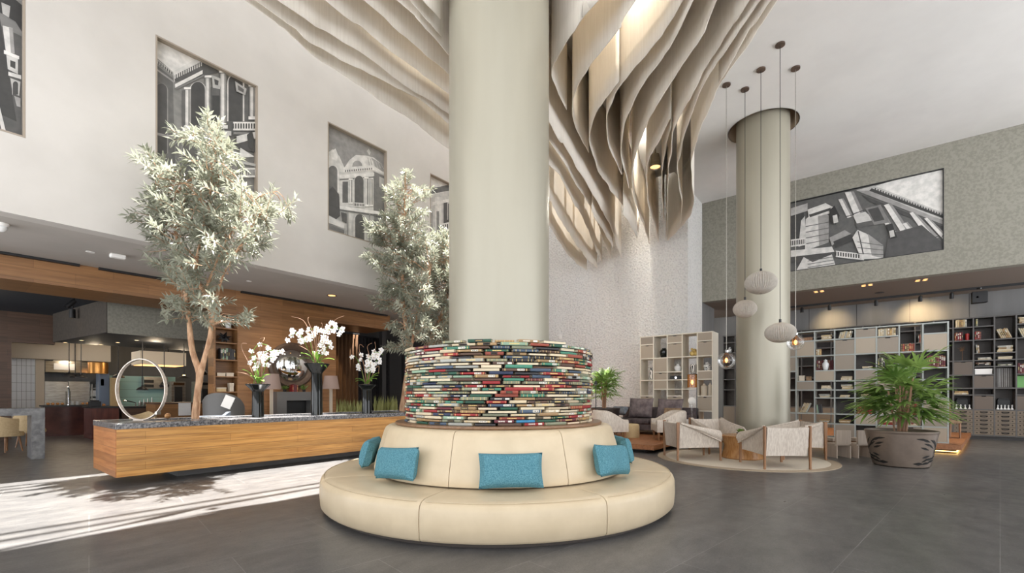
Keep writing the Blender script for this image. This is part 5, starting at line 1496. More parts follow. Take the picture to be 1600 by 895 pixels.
for i, (col, zz) in enumerate(((-1, Z[9]), (12, Z[6]), (13, Z[4]), (14, Z[2]))):
    a, b = bay(yd, 15+col if col < 0 else 14-col) 
    jar((XD+.16, (a+b)/2, zz+.018), .24, .17, M['whitegloss'], ['white jar in dark bookcase seen through the grey bookcase', 'white jar low in dark bookcase left of the far column', 'white jar halfway up dark bookcase left of the far column', 'white jar high in dark bookcase left of the far column'][i])
# ------------------------------------------------------------------ lounge on the platform
PZf = .2
sx0 = 13.12; sy0, sy1 = 3.98, 6.3
so_ = thing('lounge_sofa', 'dark mauve-grey sofa on the wooden platform before the ivory shelf', 'sofa', (sx0, (sy0+sy1)/2, PZf))
L = (sy1-sy0)/2
MB().box(0, -L, .12, .95, L, .30).build('base', M['charcoal'], so_, bevel=.02)
MB().box(-.02, -L+.16, .30, .72, -.005, .46).build('seat_cushion', M['charcoal'], so_, bevel=.05, seg=3); MB().box(-.02, .005, .30, .72, L-.0, .46).build('seat_cushion', M['charcoal'], so_, bevel=.05, seg=3)
MB().box(.70, -L, .30, .95, L, .80).build('backrest', M['charcoal'], so_, bevel=.05, seg=3)
MB().box(0, -L, .30, .95, -L+.15, .62).build('arm', M['charcoal'], so_, bevel=.04, seg=3)
for x in (.06, .88):
    for y in (-L+.08, L-.08): MB().box(x-.025, y-.025, 0, x+.025, y+.025, .12).build('leg', M['wood_leg'], so_)
def cushion(y, w, h, m, label, lean=16, x=.60, rz=0, t=.2, z=.46):
    o = pillow_mesh(w, h, t).build('sofa_cushion', m)
    o.location = (sx0 + x - .05, y, PZf + z + h/2*cos(math.radians(lean)) + .03); o.rotation_euler = (math.radians(-lean), 0, PI/2 + PI + rz)
    tag(o, label, 'cushion', 'cushions on the lounge sofa')
cushion(5.62, .78, .62, M['velvet'], 'large mauve velvet cushion in the middle of the lounge sofa')
cushion(4.72, .80, .60, M['velvet'], 'large mauve velvet cushion at the right end of lounge sofa', rz=-.1)
cushion(4.55, .5, .34, M['tan'], 'small tan cushion in front of the right velvet cushion', x=.30, lean=24)
cushion(6.2, .52, .3, M['bluegrey'], 'blue-grey cushion lying at the left end of lounge sofa', x=.30, lean=50, z=.56)
def tub(label):
    t = thing('lounge_armchair', label, 'armchair', group='curved armchairs on the platform')
    # one continuous shell: back and two arms, the top edge sweeping down to the front
    mb = MB(); n, m = 30, 6
    def path(u):                                  # plan: a rounded U, open towards +x
        s = u*2-1; a = PI*(.5 + .0) 
        if abs(s) > .42: q = (abs(s)-.42)/.58; return Vector((-.12 + .48*q, math.copysign(.40, s)))
        a = s/.42*PI/2; return Vector((-.12 - .28*cos(a), .40*sin(a)))
    def top(u): q = abs(u*2-1); return .78 - .24*min(1, max(0, (q-.30)/.55))**1.3
    inner, outer = [], []
    vs, fs = [], []
    for i in range(n+1):
        u = i/n; p = path(u); d = (path(min(1, u+.01))-path(max(0, u-.01))).normalized(); nn = Vector((-d.y, d.x))
        z1 = top(u); th = .055
        prof = [(th, .22), (th+.01, z1-.06), (th-.015, z1-.015), (0, z1), (-th+.015, z1-.015), (-th, z1-.06), (-th, .22)]
        for o_, z in prof: q = p + nn*o_; vs.append((q.x, q.y, z))
    k = 7
    for i in range(n):
        for j in range(k): j2 = (j+1) % k; fs.append((i*k+j, (i+1)*k+j, (i+1)*k+j2, i*k+j2))
    fs.append(tuple(range(k))); fs.append(tuple(n*k+j for j in range(k))[::-1])
    mb.add(vs, fs, 0, True).build('shell', M['fabric'], t)
    MB().box(-.30, -.33, .22, .36, .33, .43).build('seat_cushion', M['fabric_inner'], t, bevel=.04, seg=3)
    for x, y in ((.30, .34), (.30, -.34), (-.26, .26), (-.26, -.26)):
        MB().hexa([(x-.014,y-.014,0),(x+.014,y-.014,0),(x+.014,y+.014,0),(x-.014,y+.014,0),(x-.026,y-.026,.22),(x+.026,y-.026,.22),(x+.026,y+.026,.22),(x-.026,y+.026,.22)]).build('leg', M['wood_leg'], t)
    return t
tc_ = tub('light curved armchair on the platform, left of the beige pouf')
q = cam2(2.62, 12.25); tc_.location = (q[0], q[1], PZf); tc_.rotation_euler = (0, 0, RGT + .15)
q = cam2(4.15, 12.1); dup(tc_, (q[0], q[1], PZf), RGT + PI - .12, 'light curved armchair on the platform, right of the beige pouf')
q = cam2(3.33, 12.75)
t = thing('pouf', 'round beige pouf on the platform between the two curved armchairs', 'pouf', (q[0], q[1], PZf))
MB().lathe([(.23, 0), (.24, .02), (.24, .32), (.225, .36), (.19, .375), (0, .38)], 30).build('cushion', M['pouf'], t)
# lamp with amber glass cylinder and an openwork ball ornament by the sofa
d_ = 12.1; q = at(1089, HOR, d_)
t = thing('glass_floor_lamp', 'slim black floor lamp with a clear amber glass cylinder beside the lounge sofa', 'floor lamp', (q.x, q.y, PZf))
MB().lathe([(.15, 0), (.15, .02), (0, .025)], 24).build('base', M['black'], t)
pz = at(1089, 584, d_).z - PZf
MB().tube([(0,0,.02), (0,0,pz)], .011, 8).build('pole', M['black'], t)
e = Vector(at(1081.5, HOR, d_) - q); e.z = 0
MB().tube([(0,0,pz), (e.x, e.y, pz)], .008, 6).build('arm', M['black'], t)
MB().lathe([(.125, -.36), (.125, -.02), (.03, 0)], 24, (e.x, e.y, pz), cap=False).build('glass_shade', M['amber'], t)
MB().ball((e.x, e.y, pz-.22), (.03,.03,.06)).build('bulb', M['bulb'], t)
d_ = 12.3; q = at(1081, HOR, d_); bz = at(1081, 626, d_).z - PZf
t = thing('ball_ornament', 'white openwork ball on a glass stem over a pale cube beside lounge sofa', 'ornament', (q.x, q.y, PZf))
MB().box(-.14, -.14, 0, .14, .14, .52).build('cube', M['white'], t, bevel=.01)
MB().lathe([(.05, .52), (.03, .56), (.03, bz-.11)], 16).build('stem', M['glass'], t)
mb = MB().ball((0,0,bz), .078, 14, 10)
for k in range(70):
    zz = 1-2*(k+.5)/70; rr_ = math.sqrt(1-zz*zz); a = k*2.399963; mb.ball((.085*rr_*cos(a), .085*rr_*sin(a), bz+.085*zz), .016, 6, 4)
mb.build('ball', M['white'], t)
d_ = 12.3; q = at(931, HOR, d_)
t = thing('pole_floor_lamp', 'thin black floor lamp pole between the book drum and left palm', 'floor lamp', (q.x, q.y, 0 if q.x < 10.44 else PZf))
z_ = t.location.z; hh = at(931, 596, d_).z - z_
MB().lathe([(.14, 0), (.14, .02), (0, .025)], 24).build('base', M['black'], t); MB().tube([(0,0,.02), (0,0,hh)], .012, 8).build('pole', M['black'], t)
MB().lathe([(.02, 0), (.055, -.10), (.05, -.10), (.015, -.01)], 18, (.0, 0, hh+.02), cap=False).build('head', M['black'], t)
# low chairs and bench ends by the grey bookcase
def block_chair(px, label):
    d = 10.0; q = at(px, HOR, d); t = thing('block_chair', label, 'chair', (q.x, q.y, 0), FWD, group='low block chairs before the bookcase')
    w = .16
    MB().box(-.02, -w, .30, .03, w, .61).build('backrest', M['pale_wood'], t, bevel=.006)
    MB().box(.03, -w, .27, .36, w, .31).build('seat', M['pale_wood'], t, bevel=.006)
    for s in (-1, 1): MB().box(-.02, s*w-.012*(s+1), 0, .36, s*w+.012*(1-s), .299 if False else .27).build('leg', M['pale_wood'], t)
    return t
M['pale_wood'] = wood('pale_wood', (176,158,142), (196,180,164), 2, 0, .5, 12)
block_chair(1317.5, 'low pale block chair with open black underside, left of the bronze planter')
block_chair(1351, 'low pale block chair partly hidden by the rim of bronze planter')
def bench(p0, p1, label):
    d = 10.6; a, b = at(p0, HOR, d), at(p1, HOR, d)
    t = thing('wooden_bench', label, 'bench', ((a.x+b.x)/2, (a.y+b.y)/2, 0), FWD); w = (b-a).length/2
    MB().box(-.15, -w, .32, .2, w, .39).build('seat', M['pale_wood'], t, bevel=.006)
    MB().box(-.13, -w+.02, 0, .18, w-.02, .32).build('base', M['wood_leg'], t)
bench(1294, 1307, 'short wooden bench left of the low pale block chair'); bench(1330, 1345, 'short wooden bench between the two low pale block chairs')
q = Vector((17.4, -1.72, .2))
t = thing('dining_chair', 'brown upholstered chair with wooden legs at the end of grey bookcase', 'chair', q, .5)
MB().box(-.2, -.2, .40, .2, .2, .48).build('seat', M['tan'], t, bevel=.02); MB().hexa([(.16,-.2,.48),(.2,-.2,.48),(.2,.2,.48),(.16,.2,.48),(.2,-.2,1.0),(.24,-.2,1.0),(.24,.2,1.0),(.2,.2,1.0)]).build('backrest', M['tan'], t, bevel=.015)
for x in (-.17, .17):
    for y in (-.17, .17): MB().hexa([(x-.012+.03*x,y-.012,0),(x+.012+.03*x,y-.012,0),(x+.012+.03*x,y+.012,0),(x-.012+.03*x,y+.012,0),(x-.02,y-.02,.4),(x+.02,y-.02,.4),(x+.02,y+.02,.4),(x-.02,y+.02,.4)]).build('leg', M['wood_leg'], t)
# ceiling fittings over the library
tr = MB(); q0 = onz(1236, 483, RSOF-.04); 
xt = 19.6
o = struct('trim_11', MB().box(xt-.03, -5.5, RSOF-.07, xt+.03, 3.6, RSOF-.001), M['black'])
def track(px, label, on, tilt):
    p = onx(px, HOR, xt); t = thing('track_spotlight', label, 'spotlight', (xt, p.y, RSOF-.07), group='spotlights on the library track')
    MB().tube([(0,0,0), (0,0,-.07)], .012, 6).build('stem', M['black'], t)
    c = MB(); c.T = Matrix.Translation((0,0,-.11)) @ Matrix.Rotation(tilt, 4, 'Y'); c.lathe([(.03,.09),(.05,.06),(.055,-.09),(.045,-.09),(.04,-.06)], 16, cap=False); c.build('housing', M['black' if on != 'white' else 'white'], t)
    c = MB(); c.T = Matrix.Translation((0,0,-.11)) @ Matrix.Rotation(tilt, 4, 'Y'); c.lathe([(.044,-.075),(0,-.075)], 16, cap=False); c.build('lens', M['spotface' if on else 'black'], t)
for px, on, lab in ((1253, 1, 'lit spotlight on the library track nearest the far column'), (1296, 0, 'unlit spotlight on the library track, second from the far column'), (1369, 1, 'lit spotlight in the middle of the library track'),
                    (1438, 1, 'spotlight on the library track above the warm wall glow'), (1487, 1, 'lit spotlight on the library track left of the projector')):
    track(px, lab, on, 0 if px in (1253,) else -.5)
p = onx(1531, HOR, xt-.1); t = thing('projector', 'black box projector hanging under the library soffit at right', 'projector', (xt, p.y, RSOF-.07))
MB().box(-.12, -.17, -.42, .12, .17, -.08).build('body', M['black'], t, bevel=.012); MB().tube([(0,0,-.08),(0,0,0)], .03, 8).build('mount', M['black'], t); MB().lathe([(.06, 0), (.07, .03), (.05, .03), (.04, .01), (0, .01)], 18, (0,0,0)).build('lens', M['vase_black'], t)
t.children[2].location = (-.12, .05, -.25); t.children[2].rotation_euler = (0, -PI/2, 0)
def downlight(loc, label, r_=.06, n=1, m='spotface', group=None, ring='white'):
    t = thing('downlight', label, 'ceiling light', loc, group=group)
    for k in range(n):
        dx = (k % 2)*.16 if n > 1 else 0; dy = (k//2)*.16 if n > 1 else 0
        MB().lathe([(r_*.75, -.004), (r_, -.008), (r_, 0), (0, 0)], 18, (dx, dy, -.001), cap=False).build('trim_ring', M[ring], t)
        MB().lathe([(r_*.74, -.003), (0, -.003)], 18, (dx, dy, -.001), cap=False).build('lens', M[m], t)
    return t
for px, py, lab in ((1284, 454, 'four-lamp downlight in the library soffit nearest the far column'), (1360, 444, 'four-lamp downlight in the library soffit, middle one'), (1446, 436, 'four-lamp downlight in the library soffit, third from the far column')):
    p = onz(px, py, RSOF); downlight((p.x, p.y, RSOF), lab, .07, 4, 'bulbdim', 'four-lamp downlights in the library soffit', 'steel')
p = onz(1374, 457, RSOF); downlight((p.x, p.y, RSOF), 'round dark vent in the library soffit behind the middle downlight', .12, 1, 'black', None, 'dark')
# ------------------------------------------------------------------ fireplace wall, niche, curtain
nx0, nx1 = 4.66, WX0
t = thing('niche_shelves', 'tall wooden niche shelves at the left end of the timber wall', 'shelves', (nx0, 13.9, 0))
def N(mb, x0, y0, z0, x1, y1, z1, mi=0): mb.box(x0-nx0, y0-13.9, z0, x1-nx0, y1-13.9, z1, mi)
nz = [ony(355, y, 14.0).z for y in (513, 535.6, 562, 588, 611.6, 634)]
m = MB(); N(m, nx0, 13.9, 0, nx0+.05, 14.3, 3.765); N(m, nx1-.03, 13.9, 0, nx1-.001, 14.3, 3.765); N(m, nx0+.05, 14.28, 0, nx1-.03, 14.3, 3.765); N(m, nx0+.05, 13.9, 3.62, nx1-.03, 14.28, 3.765); m.build('case', M['wood_wall'], t)
for z in nz: m = MB(); N(m, nx0+.05, 13.91, z-.03, nx1-.03, 14.28, z); m.build('shelf', M['wood_wall'], t)
nm = (nx0+nx1)/2
jar((nm+.1, 14.06, nz[0]+.002), .30, .17, M['whitegloss'], 'white jar on the top shelf of the wooden niche')
st = MB()
for k in range(14):
    zz = 1-2*(k+.5)/14; rr_ = math.sqrt(1-zz*zz); a = k*2.39996; d = Vector((rr_*cos(a), rr_*sin(a), zz)); e = d.orthogonal().normalized(); g = d.cross(e)
    st.add([d*.19+Vector((0,0,.15)), e*.05+d*.05+Vector((0,0,.15)), (g*.87-e*.5)*.05+d*.05+Vector((0,0,.15)), (-g*.87-e*.5)*.05+d*.05+Vector((0,0,.15))], [(0,1,2),(0,2,3),(0,3,1),(1,3,2)])
st.v = [(v[0], v[1], max(v[2], .002)) for v in st.v]
o = st.build('star_ornament', M['black']); o.location = (nm, 14.05, nz[1]); tag(o, 'black spiky star ornament on the second shelf of the niche', 'ornament')
def wall_row(x0, x1, y, z, h, pal, where):
    x = x0; k = 0
    while True:
        tt = R.uniform(.035, .055); hh = h*R.uniform(.85, 1)
        if x+tt > x1: break
        k += 1; dye = PAL[pal][R.randrange(len(PAL[pal]))]; o = book_obj('shelf_book', R.choice(['label','title','plain','dark']), dye)
        mm = Matrix.Rotation(PI/2, 4, 'Z') @ UPR; o.rotation_euler = mm.to_euler(); o.scale = (.2, hh, tt); o.location = (x+tt, y, z+.001+hh/2)
        tag(o, f'{dye} book, {ORD[k]} from left in {where}', 'book', 'books in the wooden niche'); x += tt+.002
wall_row(nm-.12, nx1-.05, 14.05, nz[2], .33, 'mono', 'row on third shelf of niche')
for k, (dx, w_, h_, z, lab) in enumerate(((-.1,.2,.09,nz[3],'flat pale box, left of two on fourth niche shelf'),(.12,.18,.1,nz[3],'flat pale box, right of two on fourth niche shelf'),(-.1,.24,.11,nz[4],'flat tan box on the fifth niche shelf'),(.16,.1,.24,nz[4],'upright beige box on the fifth niche shelf'))):
    t = thing('storage_box', lab, 'box', (nm+dx, 14.05, z+.002)); MB().box(-w_/2, -.08, 0, w_/2, .08, h_*.7).build('body', M['cream' if k != 2 else 'pouf'], t); MB().box(-w_/2-.004, -.084, h_*.7, w_/2+.004, .084, h_).build('lid', M['cream'], t)
# convex mirror
c = ony(456, 571, 13.88); mr = .70
t = thing('round_mirror', 'large round convex mirror in a thick bronze frame on the timber wall', 'mirror', (c.x, 13.899, c.z))
m = MB(); m.T = Matrix.Rotation(PI/2, 4, 'X'); m.lathe([(mr-.20, .0), (mr-.20, .05), (mr-.15, .10), (mr-.06, .12), (mr, .07), (mr, 0)], 56, cap=False); m.build('frame', M['bronze'], t)
m = MB(); m.T = Matrix.Rotation(PI/2, 4, 'X'); m.lathe([((mr-.19)*sin(PI/2*k/10), .02+.20*cos(PI/2*k/10)) for k in range(10, -1, -1)], 48, cap=False); m.build('glass', M['mirror'], t)
# fireplace
x0, x1 = ony(433, HOR, 13.5).x, ony(487.5, HOR, 13.5).x; z1 = ony(460, 612, 13.5).z
fx0, fx1 = ony(448, HOR, 13.5).x, ony(486, HOR, 13.5).x; fz1 = ony(468, 625.5, 13.5).z
t = thing('fireplace', 'plain grey fireplace surround below the round mirror', 'fireplace', ((x0+x1)/2, 13.5, 0)); fm = (x0+x1)/2
x1 = fx1 + (fx0-x0)
MB().box(x0-fm, 0, 0, fx0-fm, .399, z1).box(fx1-fm, 0, 0, x1-fm, .399, z1).box(fx0-fm, 0, fz1, fx1-fm, .399, z1).box(fx0-fm, 0, 0, fx1-fm, .399, .45).build('surround', M['fire'], t)
MB().box(fx0-fm, .3, .45, fx1-fm, .395, fz1).build('firebox', M['black'], t); MB().box(fx0-fm, .03, .45, fx1-fm, .06, .53).build('grate', M['steel'], t)
z_ = z1
wall_row(ony(456, HOR, 13.6).x, ony(465, HOR, 13.6).x, 13.66, z_, .23, 'red', 'red row on the grey mantel')
for s, px in ((0, 445), (1, 475)):
    q = ony(px, HOR, 13.65); t = thing('mantel_plant', ['small dark leafy sprig left of the red books on mantel', 'small dark leafy sprig right of the red books on mantel'][s], 'plant', (q.x, 13.65, z_))
    MB().lathe([(.04,0),(.055,.07),(.045,.07),(0,.06)], 14).build('pot', M['pot_dark'], t); m = MB()
    for k in range(18): d = Vector((R.gauss(0,.7), R.gauss(0,.5), 1)).normalized(); leaf(m, Vector((0,0,.06)), d, rv().normalized(), R.uniform(.1,.22), .018)
    m.build('leaves', M['palm'], t)
# floor lamps
def floor_lamp(px, y0, y1, r0, r1, b, label):
    q = ony(px, HOR, b); t = thing('floor_lamp', label, 'floor lamp', (q.x, b, 0), group='mauve-shaded floor lamps by the fireplace')
    zt, zb_ = ony(px, y0, b).z, ony(px, y1, b).z
    MB().lathe([(.16, 0), (.16, .02), (.02, .03), (0, .03)], 24).build('base', M['bronze'], t); MB().box(-.035, -.035, .03, .035, .035, zb_+.05).build('pole', M['cream'], t)
    MB().lathe([(r1, zb_), (r0, zt), (r0-.008, zt), (r1-.008, zb_), (r1, zb_)], 30, cap=False).build('lamp_shade', M['shade'], t); MB().ball((0,0,(zb_+zt)/2), .05).build('bulb', M['bulb'], t)
floor_lamp(517, 587, 607.5, .19, .255, 13.3, 'floor lamp with mauve shade right of the fireplace'); floor_lamp(424, 584, 608, .19, .26, 13.3, 'floor lamp with mauve shade left of the fireplace, behind a vase')
# curtain in the opening beside the fireplace
def curtain(x0, x1, y, z1, label, m, amp=.05, per=.16):
    t = thing('curtain', label, 'curtain', ((x0+x1)/2, y, 0)); w = x1-x0
    MB().grid(lambda u, v: (-w/2+w*u, amp*sin(2*PI*u*w/per)+.3*amp*sin(2*PI*u*w/per*.37), .04+(z1-.04)*v), int(w/per*10), 3).build('drape', m, t, solid=.01)
    m2 = MB().tube([(-w/2-.05, 0, z1+.03), (w/2+.05, 0, z1+.03)], .02, 8); m2.build('rail', M['black'], t)
curtain(8.55, 10.2, 15.6, 3.7, 'brown floor-length curtain in the dark opening right of the fireplace', M['curtain'])
curtain(10.25, 11.9, 15.9, 3.7, 'charcoal curtain right of the brown curtain', M['curtain_dark'])
# trough planters with upright striped blades behind the counter
def blades(px0, px1, d, ytip, label, seed):
    a, b = at(px0, HOR, d), at(px1, HOR, d); w = (b-a).length; t = thing('blade_planter', label, 'plant', ((a.x+b.x)/2, (a.y+b.y)/2, 0), RGT, group='trough planters of upright blades behind the counter')
    MB().box(-w/2, -.18, 0, w/2, .18, .70).build('trough', M['pot_dark'], t); rr_ = random.Random(seed); m = MB(); top = at(px0, ytip, d).z
    for k in range(130):
        x, y = rr_.uniform(-w/2+.03, w/2-.03), rr_.uniform(-.15, .15); h = (top-.68)*rr_.uniform(.65, 1.08); an = rr_.uniform(0, PI); e = Vector((cos(an), sin(an), 0))*.026; ln = Vector((rr_.gauss(0,.05), rr_.gauss(0,.04), 0))
        b0 = Vector((x, y, .68)); n_ = Vector((-e.y, e.x, 0))*.3
        P = [b0, b0+ln*.4+Vector((0,0,h*.5)), b0+ln+Vector((0,0,h))]
        m.add([P[0]-e, P[0]+n_, P[0]+e, P[1]-e*.9, P[1]+n_, P[1]+e*.9, P[2]], [(0,1,4,3),(1,2,5,4),(3,4,6),(4,5,6)], 0, False)
    m.build('blades', M['grassblade'], t); MB().box(-w/2+.02, -.16, .66, w/2-.02, .16, .69).build('soil', M['soil'], t)
blades(524, 569, 12.6, 624, 'trough of upright yellow-green blades behind the counter, left of the last vase', 1); blades(584, 621, 13.4, 619, 'trough of upright yellow-green blades behind the counter, right of the last vase', 2)
# rounded dark chair back and its white card, seen over the counter
q = at(350, HOR, 11.6); t = thing('tub_chair', 'grey rounded tub chair behind the counter, in front of the niche', 'chair', (q.x, q.y, 0), RGT+.3)
m = MB(); vs, fs = [], []
def tubpt(a, z, r): return (r*cos(a)*1.05, r*sin(a), z)
n = 22
for i in range(n+1):
    a = PI*(-.08+1.16*i/n) + PI; top = 1.02+.42*sin(PI*i/n)**.7
    for r, z in ((.42,.42),(.44,top-.05),(.41,top),(.37,top-.04),(.34,.44)): vs.append(tubpt(a, z, r))
for i in range(n):
    for j in range(5): j2 = (j+1) % 5; fs.append((i*5+j, (i+1)*5+j, (i+1)*5+j2, i*5+j2))
fs += [tuple(range(5)), tuple(n*5+j for j in range(5))[::-1]]
m.add(vs, fs, 0, True).build('backrest', M['fire'], t)
MB().lathe([(.05,.44),(.4,.44),(.4,.56),(.36,.6),(0,.6)], 26).build('seat', M['fire'], t); MB().lathe([(.3,0),(.3,.02),(.04,.05),(.04,.44)], 20).build('pedestal', M['black'], t)
o = MB().box(-.12,-.008,0,.12,.008,.30).build('white_card', M['white']); qc = at(352, 626, 11.05); o.location = (qc.x, qc.y, qc.z-.17); o.rotation_euler = (-.15, .35, RGT)
tag(o, 'white card leaning against the grey rounded chair back', 'card')
qd = at(357, HOR, 11.2)

# ------------------------------------------------------------------ kitchen behind the opening
def slab(name, label, cat, p0, q0, p1, q1, b, dep, m, floor=False, bev=.0):
    x0, x1, z0, z1 = RB(p0, q0, p1, q1, b)
    if floor: z0 = 0
    t = MB().box(-(x1-x0)/2, 0, 0, (x1-x0)/2, dep, z1-z0).build(name, m, bevel=bev); t.location = ((x0+x1)/2, b, z0)
    return tag(t, label, cat) if label else t
for i, (a, m) in enumerate((((18, 562, 55.5, 640, 23.2, .15), M['tile']), ((55.5, 562, 69.5, 636, 23.1, .3), M['cream']))):
    x0, x1, z0, z1 = RB(*a[:5]); struct(['wall_kitchen_tile', 'wall_kitchen_pier'][i], MB().box(x0, a[4], 0, x1, a[4]+a[5], 2.75), m)
tl = MB(); x0, x1, _, _ = RB(18, 562, 55.5, 640, 23.2)
for k in range(1, 9): tl.box(x0, 23.197, .3*k, x1, 23.2, .3*k+.008)
for k in range(1, 5): xx = x0+(x1-x0)*k/5; tl.box(xx, 23.197, 0, xx+.008, 23.2, 2.75)
struct('trim_12', tl, M['fire'])
x0, x1, z0, z1 = RB(190, 588, 274, 634, 24.6); struct('wall_kitchen_teal', MB().box(x0-.6, 24.6, 0, x1, 24.75, z1), M['tealtile'])
tl = MB()
for k in range(1, 8): tl.box(x0-.6, 24.596, .32*k, x1, 24.6, .32*k+.008)
struct('trim_13', tl, M['fire'])
def unit(name, label, cat, a, b, dep, m, parts, floor=True):
    x0, x1, z0, z1 = RB(*a, b)
    if floor: z0 = 0
    t = thing(name, label, cat, ((x0+x1)/2, b, z0)); w = (x1-x0)/2; h = z1-z0
    MB().box(-w, 0, 0, w, dep, h).build('body', m, t)
    for nme, (u0, u1, v0, v1), mm in parts: MB().box(-w+2*w*u0, -.025, h*v0, -w+2*w*u1, -.001, h*v1).build(nme, mm, t)
    return t
unit('steel_fridge', 'left of two tall brushed steel cabinets at the back of kitchen', 'fridge', (70, 596, 106, 634), 24.9, .55, M['steel'], [('door', (.02,.98,.04,.98), M['steel']), ('handle', (.9,.93,.45,.8), M['chrome'])])
unit('steel_fridge', 'right of two tall brushed steel cabinets at the back of kitchen', 'fridge', (107, 596, 140, 634), 24.9, .55, M['steel'], [('door', (.02,.98,.04,.98), M['steel']), ('handle', (.07,.1,.45,.8), M['chrome'])])
unit('blue_fridge', 'narrow blue-grey fridge beside the steel cabinets in kitchen', 'fridge', (155, 583, 171, 634), 24.0, .6, M['fridge'], [('door', (.05,.95,.04,.98), M['fridge']), ('display', (.15,.45,.78,.9), M['black'])])
unit('wooden_post_cabinet', 'narrow pale wood cabinet between blue fridge and teal wall', 'cabinet', (173, 590, 187, 634), 23.8, .4, M['pouf'], [('door', (.08,.92,.04,.97), M['chair_beige'])])
x0, x1, z0, z1 = RB(143, 600, 153.5, 633, 24.6)
t = thing('steel_rack', 'steel rack with white boxes between cabinets and blue fridge', 'rack', ((x0+x1)/2, 24.6, 0)); w = (x1-x0)/2
m = MB()
for sx in (-w, w-.03):
    for sy in (0, .4): m.box(sx, sy, 0, sx+.03, sy+.03, z1)
m.build('frame', M['steel'], t)
for k in range(5): MB().box(-w, 0, .35+.32*k, w, .43, .37+.32*k).build('shelf', M['steel'], t)
for k in range(3):
    o = MB().box(-.085, -.12, 0, .085, .12, .2).box(-.09, -.13, .2, .09, .13, .23).build('white_box', M['white']); o.location = ((x0+x1)/2, 24.82, .375+.32*(k+1)); tag(o, f'white box on the {ORD[k+2]} shelf of steel rack', 'box', 'boxes on the steel rack')
# extraction hoods
x0, x1, z0, z1 = RB(70, 565, 140, 582, 24.6); t = thing('extractor_hood', 'long steel extractor hood above the steel cabinets in kitchen', 'hood', ((x0+x1)/2, 24.4, z0)); w = (x1-x0)/2
MB().hexa([(-w,0,0),(w,0,0),(w,1.05,0),(-w,1.05,0),(-w,.1,z1-z0),(w,.1,z1-z0),(w,1.05,z1-z0),(-w,1.05,z1-z0)]).build('canopy', M['steel'], t); MB().box(-w*.65, .02, .1, w*.3, .04, (z1-z0)*.8).build('light_panel', M['tile'], t)
MB().box(-.4, .2, z1-z0, .4, .9, 3.97-z0).build('duct', M['steel'], t)
x0, x1, z0, z1 = RB(140, 566, 172, 583, 23.4); M['copper'] = mat('copper', (206,150,84), .35, .8); t = thing('copper_hood', 'copper-coloured hood to the right of the steel extractor', 'hood', ((x0+x1)/2, 23.4, z0)); w = (x1-x0)/2
MB().lathe([(w, 0), (w, z1-z0), (0, z1-z0)], 30, (0, .3, 0), cap=False).build('drum', M['copper'], t); MB().box(-.1, .25, z1-z0, .1, .4, 3.97-z0).build('rod', M['black'], t)
x0, x1, z0, z1 = RB(219, 549.5, 291, 570, 19.4); t = thing('box_hood', 'grey box-shaped hood hanging from rods over the kitchen counter', 'hood', ((x0+x1)/2, 19.4, z0)); w = (x1-x0)/2
MB().box(-w, 0, 0, w, 1.1, z1-z0).build('box', M['cream'], t); MB().box(-w+.05, .05, -.01, w-.05, 1.05, 0).build('light_panel', M['bulbdim'], t)
for sx in (-w*.8, -w*.72, w*.3): MB().tube([(sx, .3, z1-z0), (sx, .3, 3.07-z0)], .012, 6).build('rod', M['black'], t)
# counters
def counter(name, label, a, b, dep, body, topm, over=.04):
    x0, x1, z0, z1 = RB(*a, b); t = thing(name, label, 'counter', ((x0+x1)/2, b, 0)); w = (x1-x0)/2
    MB().box(-w, 0, 0, w, dep, z1-.05).build('body', body, t); MB().box(-w-over, -over, z1-.05, w+over, dep, z1).build('top', topm, t)
    return (x0+x1)/2, z1, w
k1 = counter('kitchen_counter', 'dark reddish glass-fronted kitchen counter carrying the bread', (70, 633, 143, 680), 21.4, .9, M['brown_screen'], M['black'])
k2 = counter('kitchen_counter', 'dark red-brown counter block between the bread counter and the hoop', (143.5, 635, 186, 684), 18.9, 1.2, M['wood_red'], M['black'])
k3 = counter('kitchen_counter', 'long brown kitchen counter seen through the hoop', (190.5, 635, 242, 684), 19.2, 1.0, M['wood_dark'], M['black'])
k4 = counter('kitchen_counter', 'brown timber kitchen counter right of the hoop, behind the tree trunk', (243, 628.5, 333, 690), 17.2, 1.0, M['wood_wall'], M['wood_dark'])
for k in range(5): o = MB().box(0, 0, 0, 0.012, .008, 1.0).build('panel_groove', M['rim']); bpy.data.objects.remove(o)
o = MB().box(-.17,-.006,0,.17,0,.40).build('hanging_notice', M['white'], bevel=.003); q = ony(288, 646, 17.19); o.location = (q.x, 17.15, q.z-.06); tag(o, 'white notice sheet on the brown timber kitchen counter', 'notice')
def loaf(loc, lab, g): 
    o = MB().ball((0,0,.046), (.04,.052,.042), 12, 8).build('bread_loaf', M['bread']); o.location = loc; o.rotation_euler = (0,0,FWD-PI/2+R.uniform(-.1,.1)); return tag(o, lab, 'bread', g)
def on(px, b, c): q = ony(px, HOR, b); return q.x, b, c+.002
for k, px in enumerate((75, 82.5, 90, 97.5)): loaf(on(px, 21.75, k1[1]), f'bread loaf, {ORD[k+1]} from left in the row on dark kitchen counter', 'bread on the kitchen counter')
for k, px in enumerate((129.5, 136.5)): loaf(on(px, 21.75, k1[1]), f'bread loaf, {ORD[k+1]} from left in the group right of the tap', 'bread on the kitchen counter')
for k, px in enumerate((113, 121.5)):
    n_ = 6; t = MB()
    for j in range(n_): t.lathe([(.04, j*.022), (.058, j*.022+.018), (.054, j*.022+.018), (.03, j*.022+.006)], 18, cap=False)
    o = t.build('plate_stack', M['whitegloss']); o.location = on(px, 21.7, k1[1]); tag(o, f'white plate stack, {ORD[k+1]} from left by the tap on kitchen counter', 'plates', 'plate stacks on the kitchen counter')
